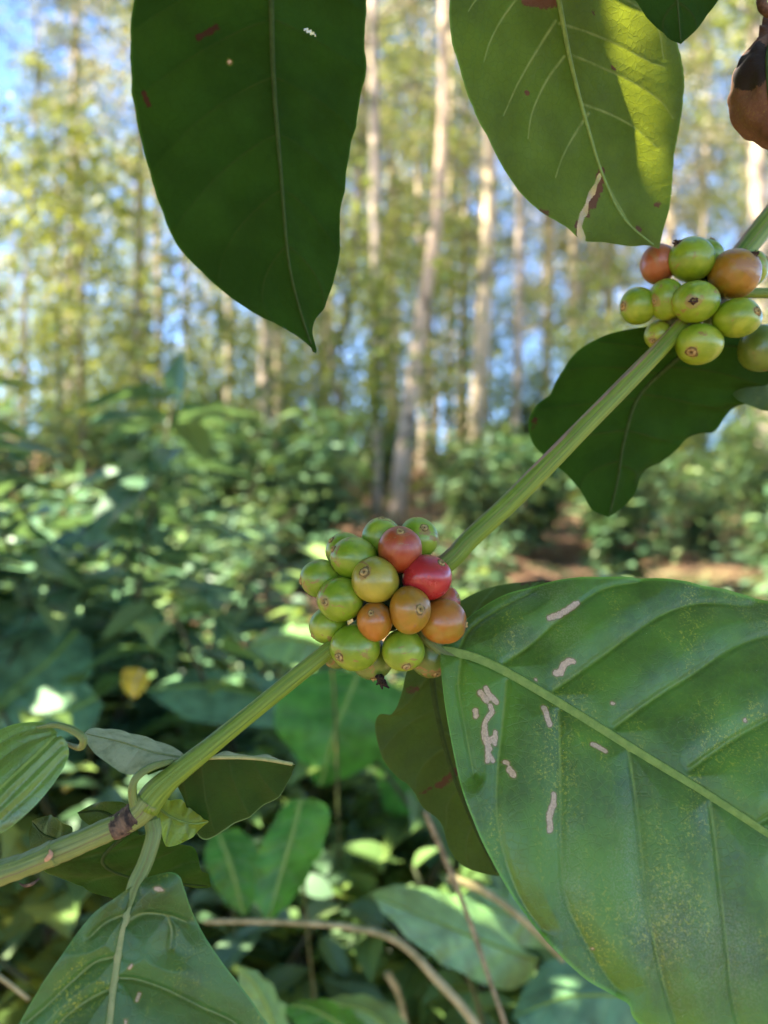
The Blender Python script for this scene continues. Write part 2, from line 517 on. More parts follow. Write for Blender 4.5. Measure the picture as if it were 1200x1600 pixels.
def fine_leaf(name, parent, mid, left, right, mat, ribmat, dL=0.0, dR=0.0, nt=150, ns=50, veins=None, auto=None,
              vw=(3.0, 1.0), quilt=.0006, qw=26, bow=0.0, wave=0.0, wk=9, scars=(), browns=(), holes=(), ribw=(5, 1.5), ribside=1,
              pale=None, under=False, jag=0.0, label=None, scale_noise=0, ribflat=.75, ribname='midrib', curl=0.0):
    """mid: [(px,py,Y)] base -> tip ; left/right: [(px,py)] ; the surface is a curved sheet with its own depths"""
    Mi = catmull(mid, nt)
    Le = catmull(left, nt); Ri = catmull(right, nt)
    t = np.linspace(0, 1, nt)
    w = np.sin(np.pi * np.clip(t, 0.0, 1)) ** .6
    rs = np.random.RandomState(abs(hash(name + str(mid[0]))) % 9999 if False else int(abs(mid[0][0] * 7 + mid[0][1] * 3)) % 9999)
    if jag:
        for E in (Le, Ri):
            jn = np.interp(t, np.linspace(0, 1, 40), rs.randn(40)) * jag + np.interp(t, np.linspace(0, 1, 90), rs.randn(90)) * jag * .4
            d = (E - Mi[:, :2]); nn = np.linalg.norm(d, axis=1)[:, None] + 1e-6
            E += d / nn * (jn * w)[:, None]
    s = np.linspace(-1, 1, 2 * ns + 1)
    PX = np.zeros((nt, 2 * ns + 1)); PY = PX.copy(); YY = PX.copy()
    for j, sv in enumerate(s):
        E, dE = (Le, dL) if sv < 0 else (Ri, dR)
        a = abs(sv)
        PX[:, j] = Mi[:, 0] * (1 - a) + E[:, 0] * a
        PY[:, j] = Mi[:, 1] * (1 - a) + E[:, 1] * a
        YY[:, j] = Mi[:, 2] + dE * w * a
    X = (PX - 600) / F * YY
    Z = CZ - (PY - 800) / F * YY
    G = np.stack([X, YY, Z], axis=2)
    du = np.gradient(G, axis=0); dv = np.gradient(G, axis=1)
    N = np.cross(du, dv); N /= np.linalg.norm(N, axis=2)[..., None] + 1e-12
    view = G - np.array([0, 0, CZ])
    sgn = -np.sign(np.mean(np.sum(N * view, axis=2)))    # +: N towards the camera
    Ncam = N * sgn
    Q = np.stack([PX.ravel(), PY.ravel()], axis=1)
    vs = [] if veins is None else [np.array(v, float) for v in veins]
    if auto:
        for side, tks, slope, p in auto:
            for tk in tks:
                aa = np.linspace(0, .95, 12)
                tt = np.clip(tk + slope * aa ** p, 0, .995)
                E = Le if side < 0 else Ri
                ix = tt * (nt - 1)
                mx = np.interp(ix, np.arange(nt), Mi[:, 0]); my = np.interp(ix, np.arange(nt), Mi[:, 1])
                ex = np.interp(ix, np.arange(nt), E[:, 0]); ey = np.interp(ix, np.arange(nt), E[:, 1])
                vs.append(np.stack([mx * (1 - aa) + ex * aa, my * (1 - aa) + ey * aa], axis=1))
    dvr = np.full(len(Q), 30.0); dpx = np.full(len(Q), 1e3)
    for v in vs:
        v2 = catmull(v, 24) if len(v) > 2 else v
        dvr = np.minimum(dvr, seg_dist(Q, v2, vw[0], vw[1]))
        dpx = np.minimum(dpx, seg_dist(Q, v2))
    dmid = seg_dist(Q, Mi[:, :2])
    dall = np.minimum(dpx, dmid)
    S2, T2 = np.meshgrid(s, t)
    side_up = -1 if under else 1       # relief is away from the camera when we look at the underside
    H = quilt * side_up * (1 - np.exp(-(dall.reshape(PX.shape) / qw) ** 2)) + quilt * .4 * side_up * (1 - np.exp(-(dall.reshape(PX.shape) / 5) ** 2))
    H = H + bow * (1 - S2 ** 2) * w[:, None]
    H = H + curl * np.abs(S2) ** 5 * w[:, None]
    if wave:
        H = H + wave * np.abs(S2) ** 2 * (np.sin(T2 * wk * 6.28 / 2 + np.sign(S2) * 1.3 + S2) * .7 + np.sin(T2 * wk * 6.28 * .83 + 1) * .3) * w[:, None]
    if scale_noise:
        for kx, ky, ph in rs.rand(10, 3) * 14 + 2:
            H = H + scale_noise * np.sin(T2 * kx + ph) * np.cos(S2 * ky * .5 + ph * 2) * .3
    G = G + Ncam * H[..., None]
    V = G.reshape(-1, 3)
    ds = capsules_sdf(Q, scars) if scars else np.full(len(Q), 60.0)
    db = capsules_sdf(Q, browns) if browns else np.full(len(Q), 60.0)
    pl = np.zeros(len(Q)) if pale is None else np.clip(pale(S2, T2), 0, 1).ravel()
    cols = 2 * ns + 1
    i, j = np.meshgrid(np.arange(nt - 1), np.arange(cols - 1), indexing='ij')
    a = (i * cols + j).ravel(); b = a + 1; c = a + cols + 1; d = a + cols
    # 'sgn' > 0 means cross(du,dv) faces the camera
    quads = np.stack([a, d, c, b], axis=1)
    fn_cam = sgn > 0
    top_to_cam = not under
    if fn_cam != top_to_cam:
        quads = quads[:, ::-1]
    for hp in holes:
        cen = Q[quads].mean(axis=1)
        quads = quads[~in_poly(cen, np.array(hp, float))]
    o = mesh_obj(name, V, quads, mat, parent, {'dv': dvr, 'ds': ds, 'db': db, 'pale': pl, 'edge': np.abs(S2).ravel()})
    if label: o['label'] = label
    if ribw:
        k = np.linspace(0, nt - 1, 60).astype(int)
        path = G[k, ns] + Ncam[k, ns] * 0
        rad = np.linspace(ribw[0], ribw[1], 60) * Mi[k, 2] / F
        path = path + Ncam[k, ns] * (rad * .15)[:, None]
        Vt, Ft, A, L = tube_data(path[:-1], rad[:-1], n_len=120, n_ang=12, flat=ribflat, ridges=.06)
        mesh_obj(ribname, Vt, Ft, ribmat, o, {'ang': A, 'len': L})
    return o


# =================================================================== MAIN BRANCH
branch = tag(empty('coffee_branch', P(220, 1265, .275)),
             'green coffee branch running diagonally with two clusters of ripening cherries', 'branch')
pxm = lambda r, Y: r * Y / F

# stem: three stretches growing through the cherry clusters
def st(pts, name='stem', mat=M_STEM, **kw):
    path = [P(a, b, y) for a, b, y, r in pts]
    rad = [pxm(r, y) for a, b, y, r in pts]
    return tube(name, path, rad, mat, branch, **kw)

st([(228, 1262, .272, 22), (243, 1240, .273, 21), (268, 1215, .274, 17), (330, 1165, .279, 14.5), (420, 1092, .287, 13), (515, 1015, .296, 12.5), (610, 945, .303, 13),
    (700, 878, .306, 15.5), (735, 842, .308, 15.5), (800, 782, .312, 15), (900, 680, .319, 14.5), (1000, 578, .327, 13.5), (1055, 520, .332, 12.5), (1110, 455, .338, 12),
    (1160, 395, .345, 16), (1205, 340, .35, 17), (1290, 240, .36, 18), (1400, 90, .375, 19)], n_len=260, n_ang=28, ridges=.055, lump=.035)
st([(234, 1250, .272, 20), (222, 1266, .2715, 20.5), (200, 1282, .271, 18), (165, 1298, .27, 18), (120, 1318, .268, 18), (80, 1334, .266, 19)], mat=M_NODE,
   n_len=60, n_ang=24, ridges=.08, lump=.03, seed=3)
st([(86, 1332, .266, 19.5), (60, 1343, .265, 17.5), (30, 1355, .264, 18.5), (-10, 1368, .263, 19.5), (-150, 1420, .256, 21)], mat=M_NODE,
   n_len=60, n_ang=24, ridges=.1, lump=.04, seed=8)
# corky scar round the node, small scale leaves and flakes
def patch_tube(name, pts, mat, **kw):
    return tube(name, [P(a, b, y) for a, b, y, r in pts], [pxm(r, y) for a, b, y, r in pts], mat, branch, **kw)
o = patch_tube('bark_scar', [(214, 1270, .2712, 19.3), (200, 1281, .2709, 19.6), (186, 1290, .2705, 19.0), (176, 1294, .2702, 18.3)], M_CORK, n_len=26, n_ang=28, lump=.05, seed=4)
o['label'] = 'dark corky scar round the stem joint'
patch_tube('bud_scale', [(68, 1346, .262, 1.5), (74, 1342, .2605, 4), (79, 1335, .2605, 4.5), (77, 1328, .2615, 1.5)], plain_mat('bud_scale', (.35, .2, .12), (.5, .3, .18), .7), n_len=14, n_ang=10, flat=.5)
patch_tube('stipule', [(62, 1372, .2635, 1), (50, 1381, .262, 3), (38, 1384, .262, 2.5), (30, 1380, .263, 1)], M_CORK, n_len=14, n_ang=8, flat=.4)


# ------------------------------------------------------------------ cherries
def cherry(px, py, rx, ry, off, nav, colr, base, dark=False, ncol=None, seed=0, nz=None):
    """nav: image-plane direction of the navel (px), the rest of the unit vector points to the camera"""
    Y = base - off * base / F
    c = P(px, py, Y)
    nx, ny = nav
    q = nx * nx + ny * ny
    if q > .97: nx, ny = nx / math.sqrt(q) * .985, ny / math.sqrt(q) * .985; q = .97
    ax = Vector((nx, -math.sqrt(max(0, 1 - q)), -ny)).normalized()
    a = pxm((rx + ry) / 2, Y)
    # radii: the lathe axis is the navel axis
    rot = ax.to_track_quat('Z', 'Y').to_matrix()
    rs = np.random.RandomState(seed + 100)
    NLAT, NLON = 44, 56
    asym = rs.rand() * .03
    V, lo, la = [], [], []
    for i in range(NLAT + 1):
        th = math.pi * i / NLAT            # 0 at navel
        for k in range(NLON):
            ph = 2 * math.pi * k / NLON
            r = 1.0
            # slightly squared shoulders, flattened pole with a dimple
            rad = math.sin(th) ** .94 if 0 < th < math.pi else 0
            z = math.cos(th)
            z = z * (1.0 if z < .8 else 1.0) - .035 * math.exp(-(th / .16) ** 2)
            sx = 1 + .012 * math.cos(2 * ph + rs_phase[seed % 7]) + asym * math.cos(ph)
            groove = 1 - .012 * math.exp(-((math.sin(ph * 1.0 + seed)) / .12) ** 2) * math.sin(th)
            lmp = 1 + .016 * math.sin(2.1 * rad * math.cos(ph) + 2.7 * z + seed) + .014 * math.sin(3.3 * rad * math.sin(ph) + 1.9 * z + seed * 1.7)
            rad *= lmp; z *= lmp
            V.append((rad * math.cos(ph) * sx * groove, rad * math.sin(ph) / (1 + .02 * math.cos(2 * ph)) * groove, z * 1.02))
            lo.append(ph); la.append(1 - th / math.pi)
    V = np.array(V)
    Fc = []
    for i in range(NLAT):
        for k in range(NLON):
            k2 = (k + 1) % NLON
            Fc.append((i * NLON + k, (i + 1) * NLON + k, (i + 1) * NLON + k2, i * NLON + k2))
    W = V @ np.array(rot).T
    # stretch to the outline seen in the picture plane
    W[:, 0] *= pxm(rx, Y); W[:, 2] *= pxm(ry, Y); W[:, 1] *= a
    lonc = np.sin(np.array(lo)) * 1.0
    o = mesh_obj('cherry', W, Fc, CH[colr], branch, {'lon': np.array(lo), 'lat': np.array(la)}, loc=Vector(c) - branch.location)
    # navel: raised ragged ring with a little crater
    prof = [(0.0, .045), (.03, .05), (.055, .01), (.085, .005), (.115, .075), (.14, .09), (.165, .06), (.2, .02), (.235, .014), (.29, -.02)]
    nV = []
    n = 26
    k1, k2_ = rs.rand(2) * 6
    sz = .62 + .32 * rs.rand()
    for pr, pz in prof:
        for k in range(n):
            ph = 2 * math.pi * k / n
            jr = 1 + .12 * math.sin(3 * ph + k1) + .08 * math.sin(5 * ph + k2_) + .06 * rs.randn() * (pr > .05)
            rr = pr * jr * sz
            surf = math.sqrt(max(0, 1 - rr * rr)) * 1.02 - .035 * math.exp(-(rr / .16) ** 2)
            nV.append((rr * math.cos(ph), rr * math.sin(ph), surf + pz * (1 + .35 * rs.randn() * (pz > .03)) * .8 + .004))
    nF = []
    for i in range(len(prof) - 1):
        for k in range(n):
            kk = (k + 1) % n
            nF.append((i * n + k, (i + 1) * n + k, (i + 1) * n + kk, i * n + kk))
    nF.append(tuple(range(n)))
    nW = np.array(nV) @ np.array(rot).T
    nW[:, 0] *= pxm(rx, Y); nW[:, 2] *= pxm(ry, Y); nW[:, 1] *= a
    rr_ = np.hypot(np.array(nV)[:, 0], np.array(nV)[:, 1]) / sz
    mesh_obj('navel', nW, nF, M_NAVD if dark else M_NAV, o, {'rr': rr_}, loc=(0, 0, 0))
    if dark:
        # withered flower remains: a few ragged crumbs
        for q_ in range(5):
            an = rs.rand() * 6.28; rr = .13 * rs.rand()
            p0 = np.array([rr * math.cos(an), rr * math.sin(an), 1.02])
            p1 = p0 + np.array([rs.randn() * .06, rs.randn() * .06, .12 + .06 * rs.rand()])
            pm = (p0 + p1) / 2 + rs.randn(3) * .03
            Vt, Ft, A, L = tube_data([p0, pm, p1], [.035, .045, .015], n_len=6, n_ang=6)
            Wt = Vt @ np.array(rot).T
            Wt[:, 0] *= pxm(rx, Y); Wt[:, 2] *= pxm(ry, Y); Wt[:, 1] *= a
            nW = np.vstack([nW, Wt]);
            nF = nF + [tuple(v + len(nW) - len(Wt) for v in f) for f in Ft]
        bpy.data.objects.remove(o.children[0])
        mesh_obj('navel', nW, nF, M_NAVD, o, loc=(0, 0, 0), smooth=False)
    return o


rs_phase = [0, .9, 1.7, 2.6, 3.3, 4.1, 5.2]
C1 = [  # px py rx ry depth-offset(px, towards camera) navel colour
    (624, 859, 34.5, 36, 28, (.02, -.80), 'redorange', 0), (667, 902.5, 38.5, 35.5, 36, (.55, -.68), 'red', 0),
    (586, 906, 37, 35.2, 50, (-.44, -.42), 'olive', 0), (640.5, 953, 32.8, 36.6, 60, (.45, -.14), 'ochre', 0),
    (586, 970.5, 28.6, 31, 50, (-.2, -.5), 'orange', 0), (691.5, 970.7, 36.6, 35.5, 30, (.97, .12), 'orange', 0),
    (694, 940, 25, 24, -5, (.8, -.4), 'redorange', 0), (532, 936.5, 35.6, 33.6, 38, (-.62, .03), 'green', 0),
    (552, 872, 35.6, 33.4, 20, (-.86, -.45), 'green', 0), (539, 860, 30, 28, -14, (-.7, -.6), 'green', 0),
    (500.5, 904, 31, 29.5, 10, (-.95, .12), 'green', 0), (513, 977, 29.5, 28, 12, (-.75, .55), 'green', 0),
    (596, 841, 31.5, 32, -15, (0, -.97), 'green', 0), (652, 841, 32.5, 31.5, -20, (.3, -.55), 'green', 0),
    (555, 1011.5, 38, 35.6, 36, (-.62, .27), 'green', 0), (630, 1016, 33.5, 32, 36, (.14, .66), 'green', 0),
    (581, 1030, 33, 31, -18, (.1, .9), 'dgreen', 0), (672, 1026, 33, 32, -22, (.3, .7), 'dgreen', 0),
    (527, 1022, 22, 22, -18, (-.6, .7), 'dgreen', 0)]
for i, (x, y, rx, ry, off, nav, colr, dk) in enumerate(C1):
    o = cherry(x, y, rx, ry, off, nav, colr, .303, bool(dk), seed=i)
    if colr == 'red': o['label'] = 'ripe crimson cherry'
    if i == 0: o['label'] = 'brick red cherry at the top of the cluster'
C2 = [
    (1029, 413, 28, 30, -5, (-.35, -.85), 'brownred', 1), (1080, 406, 35.5, 33.5, 20, (-.7, -.68), 'green', 1),
    (1104, 400, 25, 25, -14, (.2, -.9), 'green', 0), (1147.5, 428, 39, 36.8, 30, (.5, -.62), 'ochre', 1),
    (1172, 420, 26, 29, 0, (.8, -.3), 'green', 0), (997, 478, 28, 28.5, 0, (-.95, .1), 'green', 0),
    (1041, 468, 28, 31.5, 15, (-.85, .2), 'green', 0), (1085, 472, 36.5, 32, 45, (-.37, .22), 'green', 1),
    (1151, 497, 36, 30, 45, (.52, -.1), 'green', 0), (1092, 537.5, 36, 31, 30, (-.56, .56), 'green', 0),
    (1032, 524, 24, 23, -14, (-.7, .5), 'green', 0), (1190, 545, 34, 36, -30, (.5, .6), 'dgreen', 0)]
for i, (x, y, rx, ry, off, nav, colr, dk) in enumerate(C2):
    o = cherry(x, y, rx, ry, off, nav, colr, .338, bool(dk), seed=i + 30)
# withered black flower remains under the first cluster
rs = np.random.RandomState(5)
Vs, Fs = [], []
for k in range(9):
    a = P(594 + rs.randn() * 2.5, 1056, .30 + rs.randn() * .0008)
    b = P(596 + rs.randn() * 5, 1066 + rs.rand() * 12, .30 + rs.randn() * .001)
    Vt, Ft, _, _ = tube_data([a, (a + b) / 2 + rs.randn(3) * .0005, b], [pxm(3, .3), pxm(3.6, .3), pxm(1.2, .3)], n_len=10, n_ang=6, lump=.3, seed=k)
    Fs += [tuple(v + sum(len(q) for q in Vs) for v in f) for f in Ft]; Vs.append(Vt)
mesh_obj('withered_flower', np.vstack(Vs), Fs, M_BLACK, branch, smooth=False)
for q_ in ([(560, 975, .306, 22), (600, 950, .305, 40), (650, 915, .306, 36), (690, 885, .308, 16)], [(1045, 510, .337, 14), (1085, 478, .34, 30), (1125, 440, .343, 30), (1155, 405, .345, 17)]):
    patch_tube('dark_gap_filler', q_, plain_mat('gap_filler', (.03, .045, .01), (.05, .07, .015), .7), n_len=20, n_ang=18, lump=.06)  # dark core added so the gaps between cherries read as shade
# petiole stubs from node to leaves at both clusters
patch_tube('petiole', [(655, 985, .304, 8), (672, 1003, .303, 9), (690, 1018, .3025, 9), (720, 1027, .301, 8)], M_PET, n_len=20, n_ang=14)
patch_tube('petiole', [(1105, 470, .34, 8), (1108, 500, .342, 9), (1095, 530, .347, 7)], M_PET, n_len=20, n_ang=12)
patch_tube('petiole', [(1150, 455, .345, 9), (1185, 458, .347, 8), (1260, 455, .35, 8), (1340, 430, .35, 8)], M_STEM, n_len=20, n_ang=14)

# ------------------------------------------------------------------ leaves of the main branch
scarsL4 = [([(856, 970), (868, 966)], 4.4), ([(868, 966), (884, 957), (898, 947)], 4.6), ([(898, 947), (901, 945)], 3.4),
           ([(864, 1057), (873, 1056)], 4.5), ([(873, 1054), (876, 1044), (884, 1039)], 4.8), ([(884, 1039), (891, 1039)], 3.8),
           ([(747, 1086), (757, 1099)], 4.2), ([(756, 1081), (764, 1092)], 4.0), ([(764, 1092), (773, 1100)], 4.2),
           ([(757, 1099), (763, 1096)], 3), ([(764, 1107), (767, 1115), (761, 1123), (755, 1132), (755, 1145)], 4.0),
           ([(755, 1145), (757, 1160), (762, 1172)], 5.0), ([(762, 1160), (771, 1155)], 5.5), ([(772, 1146), (771, 1163)], 3.6),
           ([(760, 1170), (760, 1190)], 4.0), ([(762, 1178), (769, 1190)], 3.2), ([(741, 1113), (742, 1121)], 4.2),
           ([(786, 1192), (791, 1194)], 3.2), ([(793, 1203), (799, 1213)], 4.3),
           ([(846, 1110), (850, 1122), (855, 1135)], 4.4), ([(919, 1166), (930, 1171), (939, 1177)], 3.6),
           ([(861, 1243), (860, 1258)], 4.2), ([(860, 1258), (854, 1275)], 5.2), ([(854, 1275), (855, 1298)], 4.6),
           ([(948, 1105), (951, 1106)], 2.0), ([(1154, 1130), (1156, 1132)], 2.2), ([(833, 1066), (835, 1068)], 1.5), ([(925, 1482), (927, 1483)], 1.5)]
vL4 = [[(712, 1026), (735, 985), (775, 955), (830, 925)],
       [(785, 1040), (830, 1008), (880, 965), (940, 922), (1000, 908)],
       [(862, 1082), (915, 1045), (990, 990), (1040, 958), (1100, 940), (1180, 944)],
       [(955, 1140), (1010, 1100), (1080, 1055), (1150, 1010), (1230, 990), (1330, 1010)],
       [(1070, 1208), (1130, 1165), (1200, 1125), (1290, 1080), (1370, 1080)],
       [(1178, 1290), (1240, 1250), (1330, 1190), (1400, 1170)],
       [(1290, 1370), (1340, 1320), (1410, 1260)],
       [(720, 1030), (716, 1075), (727, 1140), (740, 1210)],
       [(790, 1066), (785, 1120), (777, 1200), (776, 1275), (790, 1345), (815, 1405), (850, 1455)],
       [(870, 1112), (872, 1200), (874, 1300), (880, 1395), (905, 1455), (945, 1520), (970, 1550)],
       [(976, 1172), (988, 1250), (1000, 1350), (1012, 1440), (1035, 1530), (1070, 1630)],
       [(1103, 1255), (1112, 1320), (1120, 1390), (1130, 1470), (1142, 1560), (1170, 1660)],
       [(1210, 1318), (1222, 1400), (1240, 1500), (1270, 1610), (1300, 1680)],
       [(1310, 1385), (1325, 1450), (1350, 1530), (1390, 1600)]]
fine_leaf('leaf', branch,
          [(688, 1020, .302), (760, 1042, .298), (860, 1098, .291), (1000, 1186, .282), (1100, 1247, .275), (1200, 1311, .268), (1330, 1396, .262), (1450, 1500, .262)],
          [(688, 1020), (700, 1002), (715, 985), (745, 955), (800, 925), (900, 904), (1000, 902), (1100, 912), (1200, 935), (1330, 985), (1430, 1080), (1475, 1250), (1450, 1500)],
          [(688, 1020), (684, 1035), (688, 1070), (700, 1140), (725, 1245), (768, 1345), (830, 1440), (905, 1522), (968, 1560), (985, 1572), (1000, 1602), (1100, 1690), (1230, 1735), (1360, 1690), (1450, 1500)],
          M_TOP, M_RIB, dL=.035, dR=-.028, nt=300, ns=110, veins=vL4, vw=(2.6, 1.0), quilt=.0024, qw=24, bow=.004, wave=.0016, wk=5,
          scars=scarsL4, ribw=(11, 5.0), ribflat=.17, label='large glossy leaf with pink trails eaten by leaf miners', curl=-.003, scale_noise=.0006, jag=.6)
# dark leaf right behind it, along its upper edge
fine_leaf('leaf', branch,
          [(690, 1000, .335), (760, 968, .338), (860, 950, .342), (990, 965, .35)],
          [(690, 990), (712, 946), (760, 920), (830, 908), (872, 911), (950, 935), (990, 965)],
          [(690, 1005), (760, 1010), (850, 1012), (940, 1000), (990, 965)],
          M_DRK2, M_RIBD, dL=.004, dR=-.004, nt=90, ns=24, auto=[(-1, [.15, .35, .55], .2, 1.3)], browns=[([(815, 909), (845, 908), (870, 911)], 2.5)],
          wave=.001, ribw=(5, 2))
# dark leaf hanging behind the first cluster
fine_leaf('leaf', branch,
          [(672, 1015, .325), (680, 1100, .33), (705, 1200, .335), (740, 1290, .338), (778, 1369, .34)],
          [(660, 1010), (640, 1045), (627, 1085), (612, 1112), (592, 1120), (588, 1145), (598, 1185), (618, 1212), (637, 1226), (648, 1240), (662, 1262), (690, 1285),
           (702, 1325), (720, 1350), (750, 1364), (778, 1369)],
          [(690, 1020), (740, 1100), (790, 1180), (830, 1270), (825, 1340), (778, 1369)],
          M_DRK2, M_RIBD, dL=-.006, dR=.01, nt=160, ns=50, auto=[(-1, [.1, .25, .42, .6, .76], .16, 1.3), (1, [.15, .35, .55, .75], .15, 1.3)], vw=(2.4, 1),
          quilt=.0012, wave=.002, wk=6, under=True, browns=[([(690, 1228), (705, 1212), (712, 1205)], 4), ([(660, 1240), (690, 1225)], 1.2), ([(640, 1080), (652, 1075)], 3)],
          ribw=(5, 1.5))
# dark leaf under the second cluster
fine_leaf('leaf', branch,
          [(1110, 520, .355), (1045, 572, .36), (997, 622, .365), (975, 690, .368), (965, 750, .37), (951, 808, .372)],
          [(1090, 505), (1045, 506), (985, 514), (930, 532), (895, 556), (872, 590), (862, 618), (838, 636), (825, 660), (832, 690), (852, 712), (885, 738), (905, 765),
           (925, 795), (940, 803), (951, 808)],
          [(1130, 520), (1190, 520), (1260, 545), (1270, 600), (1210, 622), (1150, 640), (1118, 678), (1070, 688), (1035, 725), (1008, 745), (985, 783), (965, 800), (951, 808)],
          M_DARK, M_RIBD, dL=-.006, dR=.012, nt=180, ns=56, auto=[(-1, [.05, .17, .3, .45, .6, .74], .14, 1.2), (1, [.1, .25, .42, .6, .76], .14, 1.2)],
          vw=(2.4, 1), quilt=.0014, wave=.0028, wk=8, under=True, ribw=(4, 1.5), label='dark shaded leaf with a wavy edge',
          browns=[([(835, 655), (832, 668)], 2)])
# strip of another leaf at the right border
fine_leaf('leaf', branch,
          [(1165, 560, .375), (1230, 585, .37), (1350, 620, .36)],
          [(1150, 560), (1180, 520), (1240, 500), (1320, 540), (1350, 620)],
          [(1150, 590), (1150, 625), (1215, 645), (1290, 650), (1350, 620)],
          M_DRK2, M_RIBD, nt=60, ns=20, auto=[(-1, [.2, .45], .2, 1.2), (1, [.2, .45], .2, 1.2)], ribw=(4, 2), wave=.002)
# lower leaf with the folded petiole
patch_tube('petiole', [(238, 1282, .2715, 13), (240, 1305, .269, 12), (228, 1345, .266, 12), (212, 1380, .263, 12), (200, 1415, .2605, 9), (193, 1440, .259, 7)], M_PET, n_len=60, n_ang=18, ridges=.1, flat=.6)
fine_leaf('leaf', branch,
          [(208, 1395, .263), (192, 1450, .259), (180, 1525, .254), (172, 1600, .248), (160, 1720, .24), (150, 1850, .235)],
          [(208, 1380), (195, 1388), (150, 1420), (110, 1470), (65, 1540), (28, 1605), (0, 1680), (30, 1780), (150, 1850)],
          [(207, 1425), (214, 1400), (236, 1376), (262, 1365), (280, 1364), (288, 1385), (306, 1435), (350, 1505), (405, 1580), (440, 1650), (400, 1760), (280, 1830), (150, 1850)],
          M_TOP2, M_RIBP, dL=-.004, dR=.012, nt=220, ns=80,
          veins=[[(200, 1440), (225, 1425), (262, 1428), (292, 1440)], [(187, 1490), (150, 1500), (115, 1530), (80, 1565), (40, 1600)],
                 [(183, 1525), (215, 1528), (260, 1545), (310, 1570), (370, 1600), (420, 1660)], [(180, 1540), (140, 1560), (100, 1590), (60, 1640)],
                 [(170, 1620), (250, 1650), (340, 1700)], [(168, 1640), (110, 1670), (70, 1710)], [(262, 1430), (268, 1452), (266, 1480)], [(196, 1425), (165, 1440), (140, 1462)]],
          vw=(2.3, 1.2), quilt=.0026, qw=26, bow=.004, wave=.0012, wk=5, ribw=(7, 4), label='drooping leaf on a twisted stalk',
          scars=[([(203, 1508), (207, 1502)], 1.8), ([(214, 1560), (218, 1550)], 2.6), ([(197, 1598), (197, 1590)], 2.2), ([(256, 1385), (250, 1388)], 2)], scale_noise=.0008)
# small withered top leaves: pale pair at the joint, sky sheen painted on the folded one
patch_tube('petiole', [(214, 1262, .2705, 10), (208, 1245, .269, 7), (208, 1226, .268, 6), (218, 1210, .269, 6), (240, 1197, .272, 6), (270, 1189, .276, 4)], M_PET, n_len=50, n_ang=16, ridges=.12)
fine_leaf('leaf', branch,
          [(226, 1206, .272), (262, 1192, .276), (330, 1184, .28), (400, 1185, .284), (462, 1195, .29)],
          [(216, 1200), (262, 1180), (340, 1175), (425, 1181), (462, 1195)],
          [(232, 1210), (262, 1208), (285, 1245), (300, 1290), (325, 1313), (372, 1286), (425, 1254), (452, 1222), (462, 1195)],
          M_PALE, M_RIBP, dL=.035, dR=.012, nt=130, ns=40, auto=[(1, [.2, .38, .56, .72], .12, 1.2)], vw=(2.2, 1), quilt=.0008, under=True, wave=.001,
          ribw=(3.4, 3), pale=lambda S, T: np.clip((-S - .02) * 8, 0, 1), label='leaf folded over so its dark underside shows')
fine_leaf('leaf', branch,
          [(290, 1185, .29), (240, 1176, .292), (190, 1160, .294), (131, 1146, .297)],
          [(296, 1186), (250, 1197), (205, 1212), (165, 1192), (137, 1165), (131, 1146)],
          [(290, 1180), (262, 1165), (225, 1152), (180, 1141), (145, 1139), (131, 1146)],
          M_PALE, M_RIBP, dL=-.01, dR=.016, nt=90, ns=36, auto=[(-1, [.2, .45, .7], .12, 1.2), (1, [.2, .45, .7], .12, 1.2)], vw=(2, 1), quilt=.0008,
          pale=lambda S, T: 1.3 - .4 * np.abs(S), ribw=(2.5, 1), label='small pale leaf tip')
# shrivelled dark leaves behind the joint
fine_leaf('leaf', branch,
          [(110, 1318, .29), (70, 1305, .293), (50, 1284, .298)],
          [(120, 1330), (80, 1345), (54, 1330), (50, 1284)],
          [(118, 1310), (100, 1282), (75, 1274), (50, 1284)],
          M_DRK2, M_RIBD, nt=50, ns=20, wave=.003, wk=4, quilt=.001, ribw=(3, 1), auto=[(1, [.3, .6], .1, 1.2)])
fine_leaf('leaf', branch,
          [(200, 1300, .285), (160, 1345, .29), (210, 1372, .297), (330, 1385, .30)],
          [(190, 1295), (110, 1330), (72, 1352), (95, 1378), (180, 1392), (330, 1385)],
          [(215, 1300), (270, 1310), (300, 1330), (320, 1350), (330, 1385)],
          M_DARK, M_RIBD, dL=.005, dR=-.005, nt=80, ns=30, wave=.004, wk=5, quilt=.0015, auto=[(1, [.2, .4, .6], .1, 1.2), (-1, [.2, .4, .6], .1, 1.2)], ribw=(3, 1))
fine_leaf('leaf', branch,
          [(246, 1262, .285), (270, 1278, .284), (300, 1287, .285), (326, 1284, .288)],
          [(246, 1256), (270, 1252), (300, 1260), (326, 1284)],
          [(246, 1270), (252, 1300), (262, 1322), (295, 1312), (326, 1284)],
          M_BRT, M_RIBU, dL=.006, dR=-.003, nt=60, ns=26, wave=.001, quilt=.0014, auto=[(1, [.3, .6], .1, 1.2)], ribw=(2.5, 1), label='small bright green cupped leaf')
fine_leaf('leaf', branch,
          [(200, 1290, .30), (160, 1268, .302), (120, 1270, .305)],
          [(195, 1300), (160, 1300), (120, 1270)],
          [(210, 1270), (185, 1250), (150, 1255), (120, 1270)],
          M_DRK2, M_RIBD, nt=40, ns=20, wave=.002, wk=4, quilt=.001, ribw=(3, 1))

# =================================================================== LEAVES HANGING FROM ABOVE
def top_leaf(label, cat, loc):
    return tag(empty('coffee_leaf', loc), label, cat)


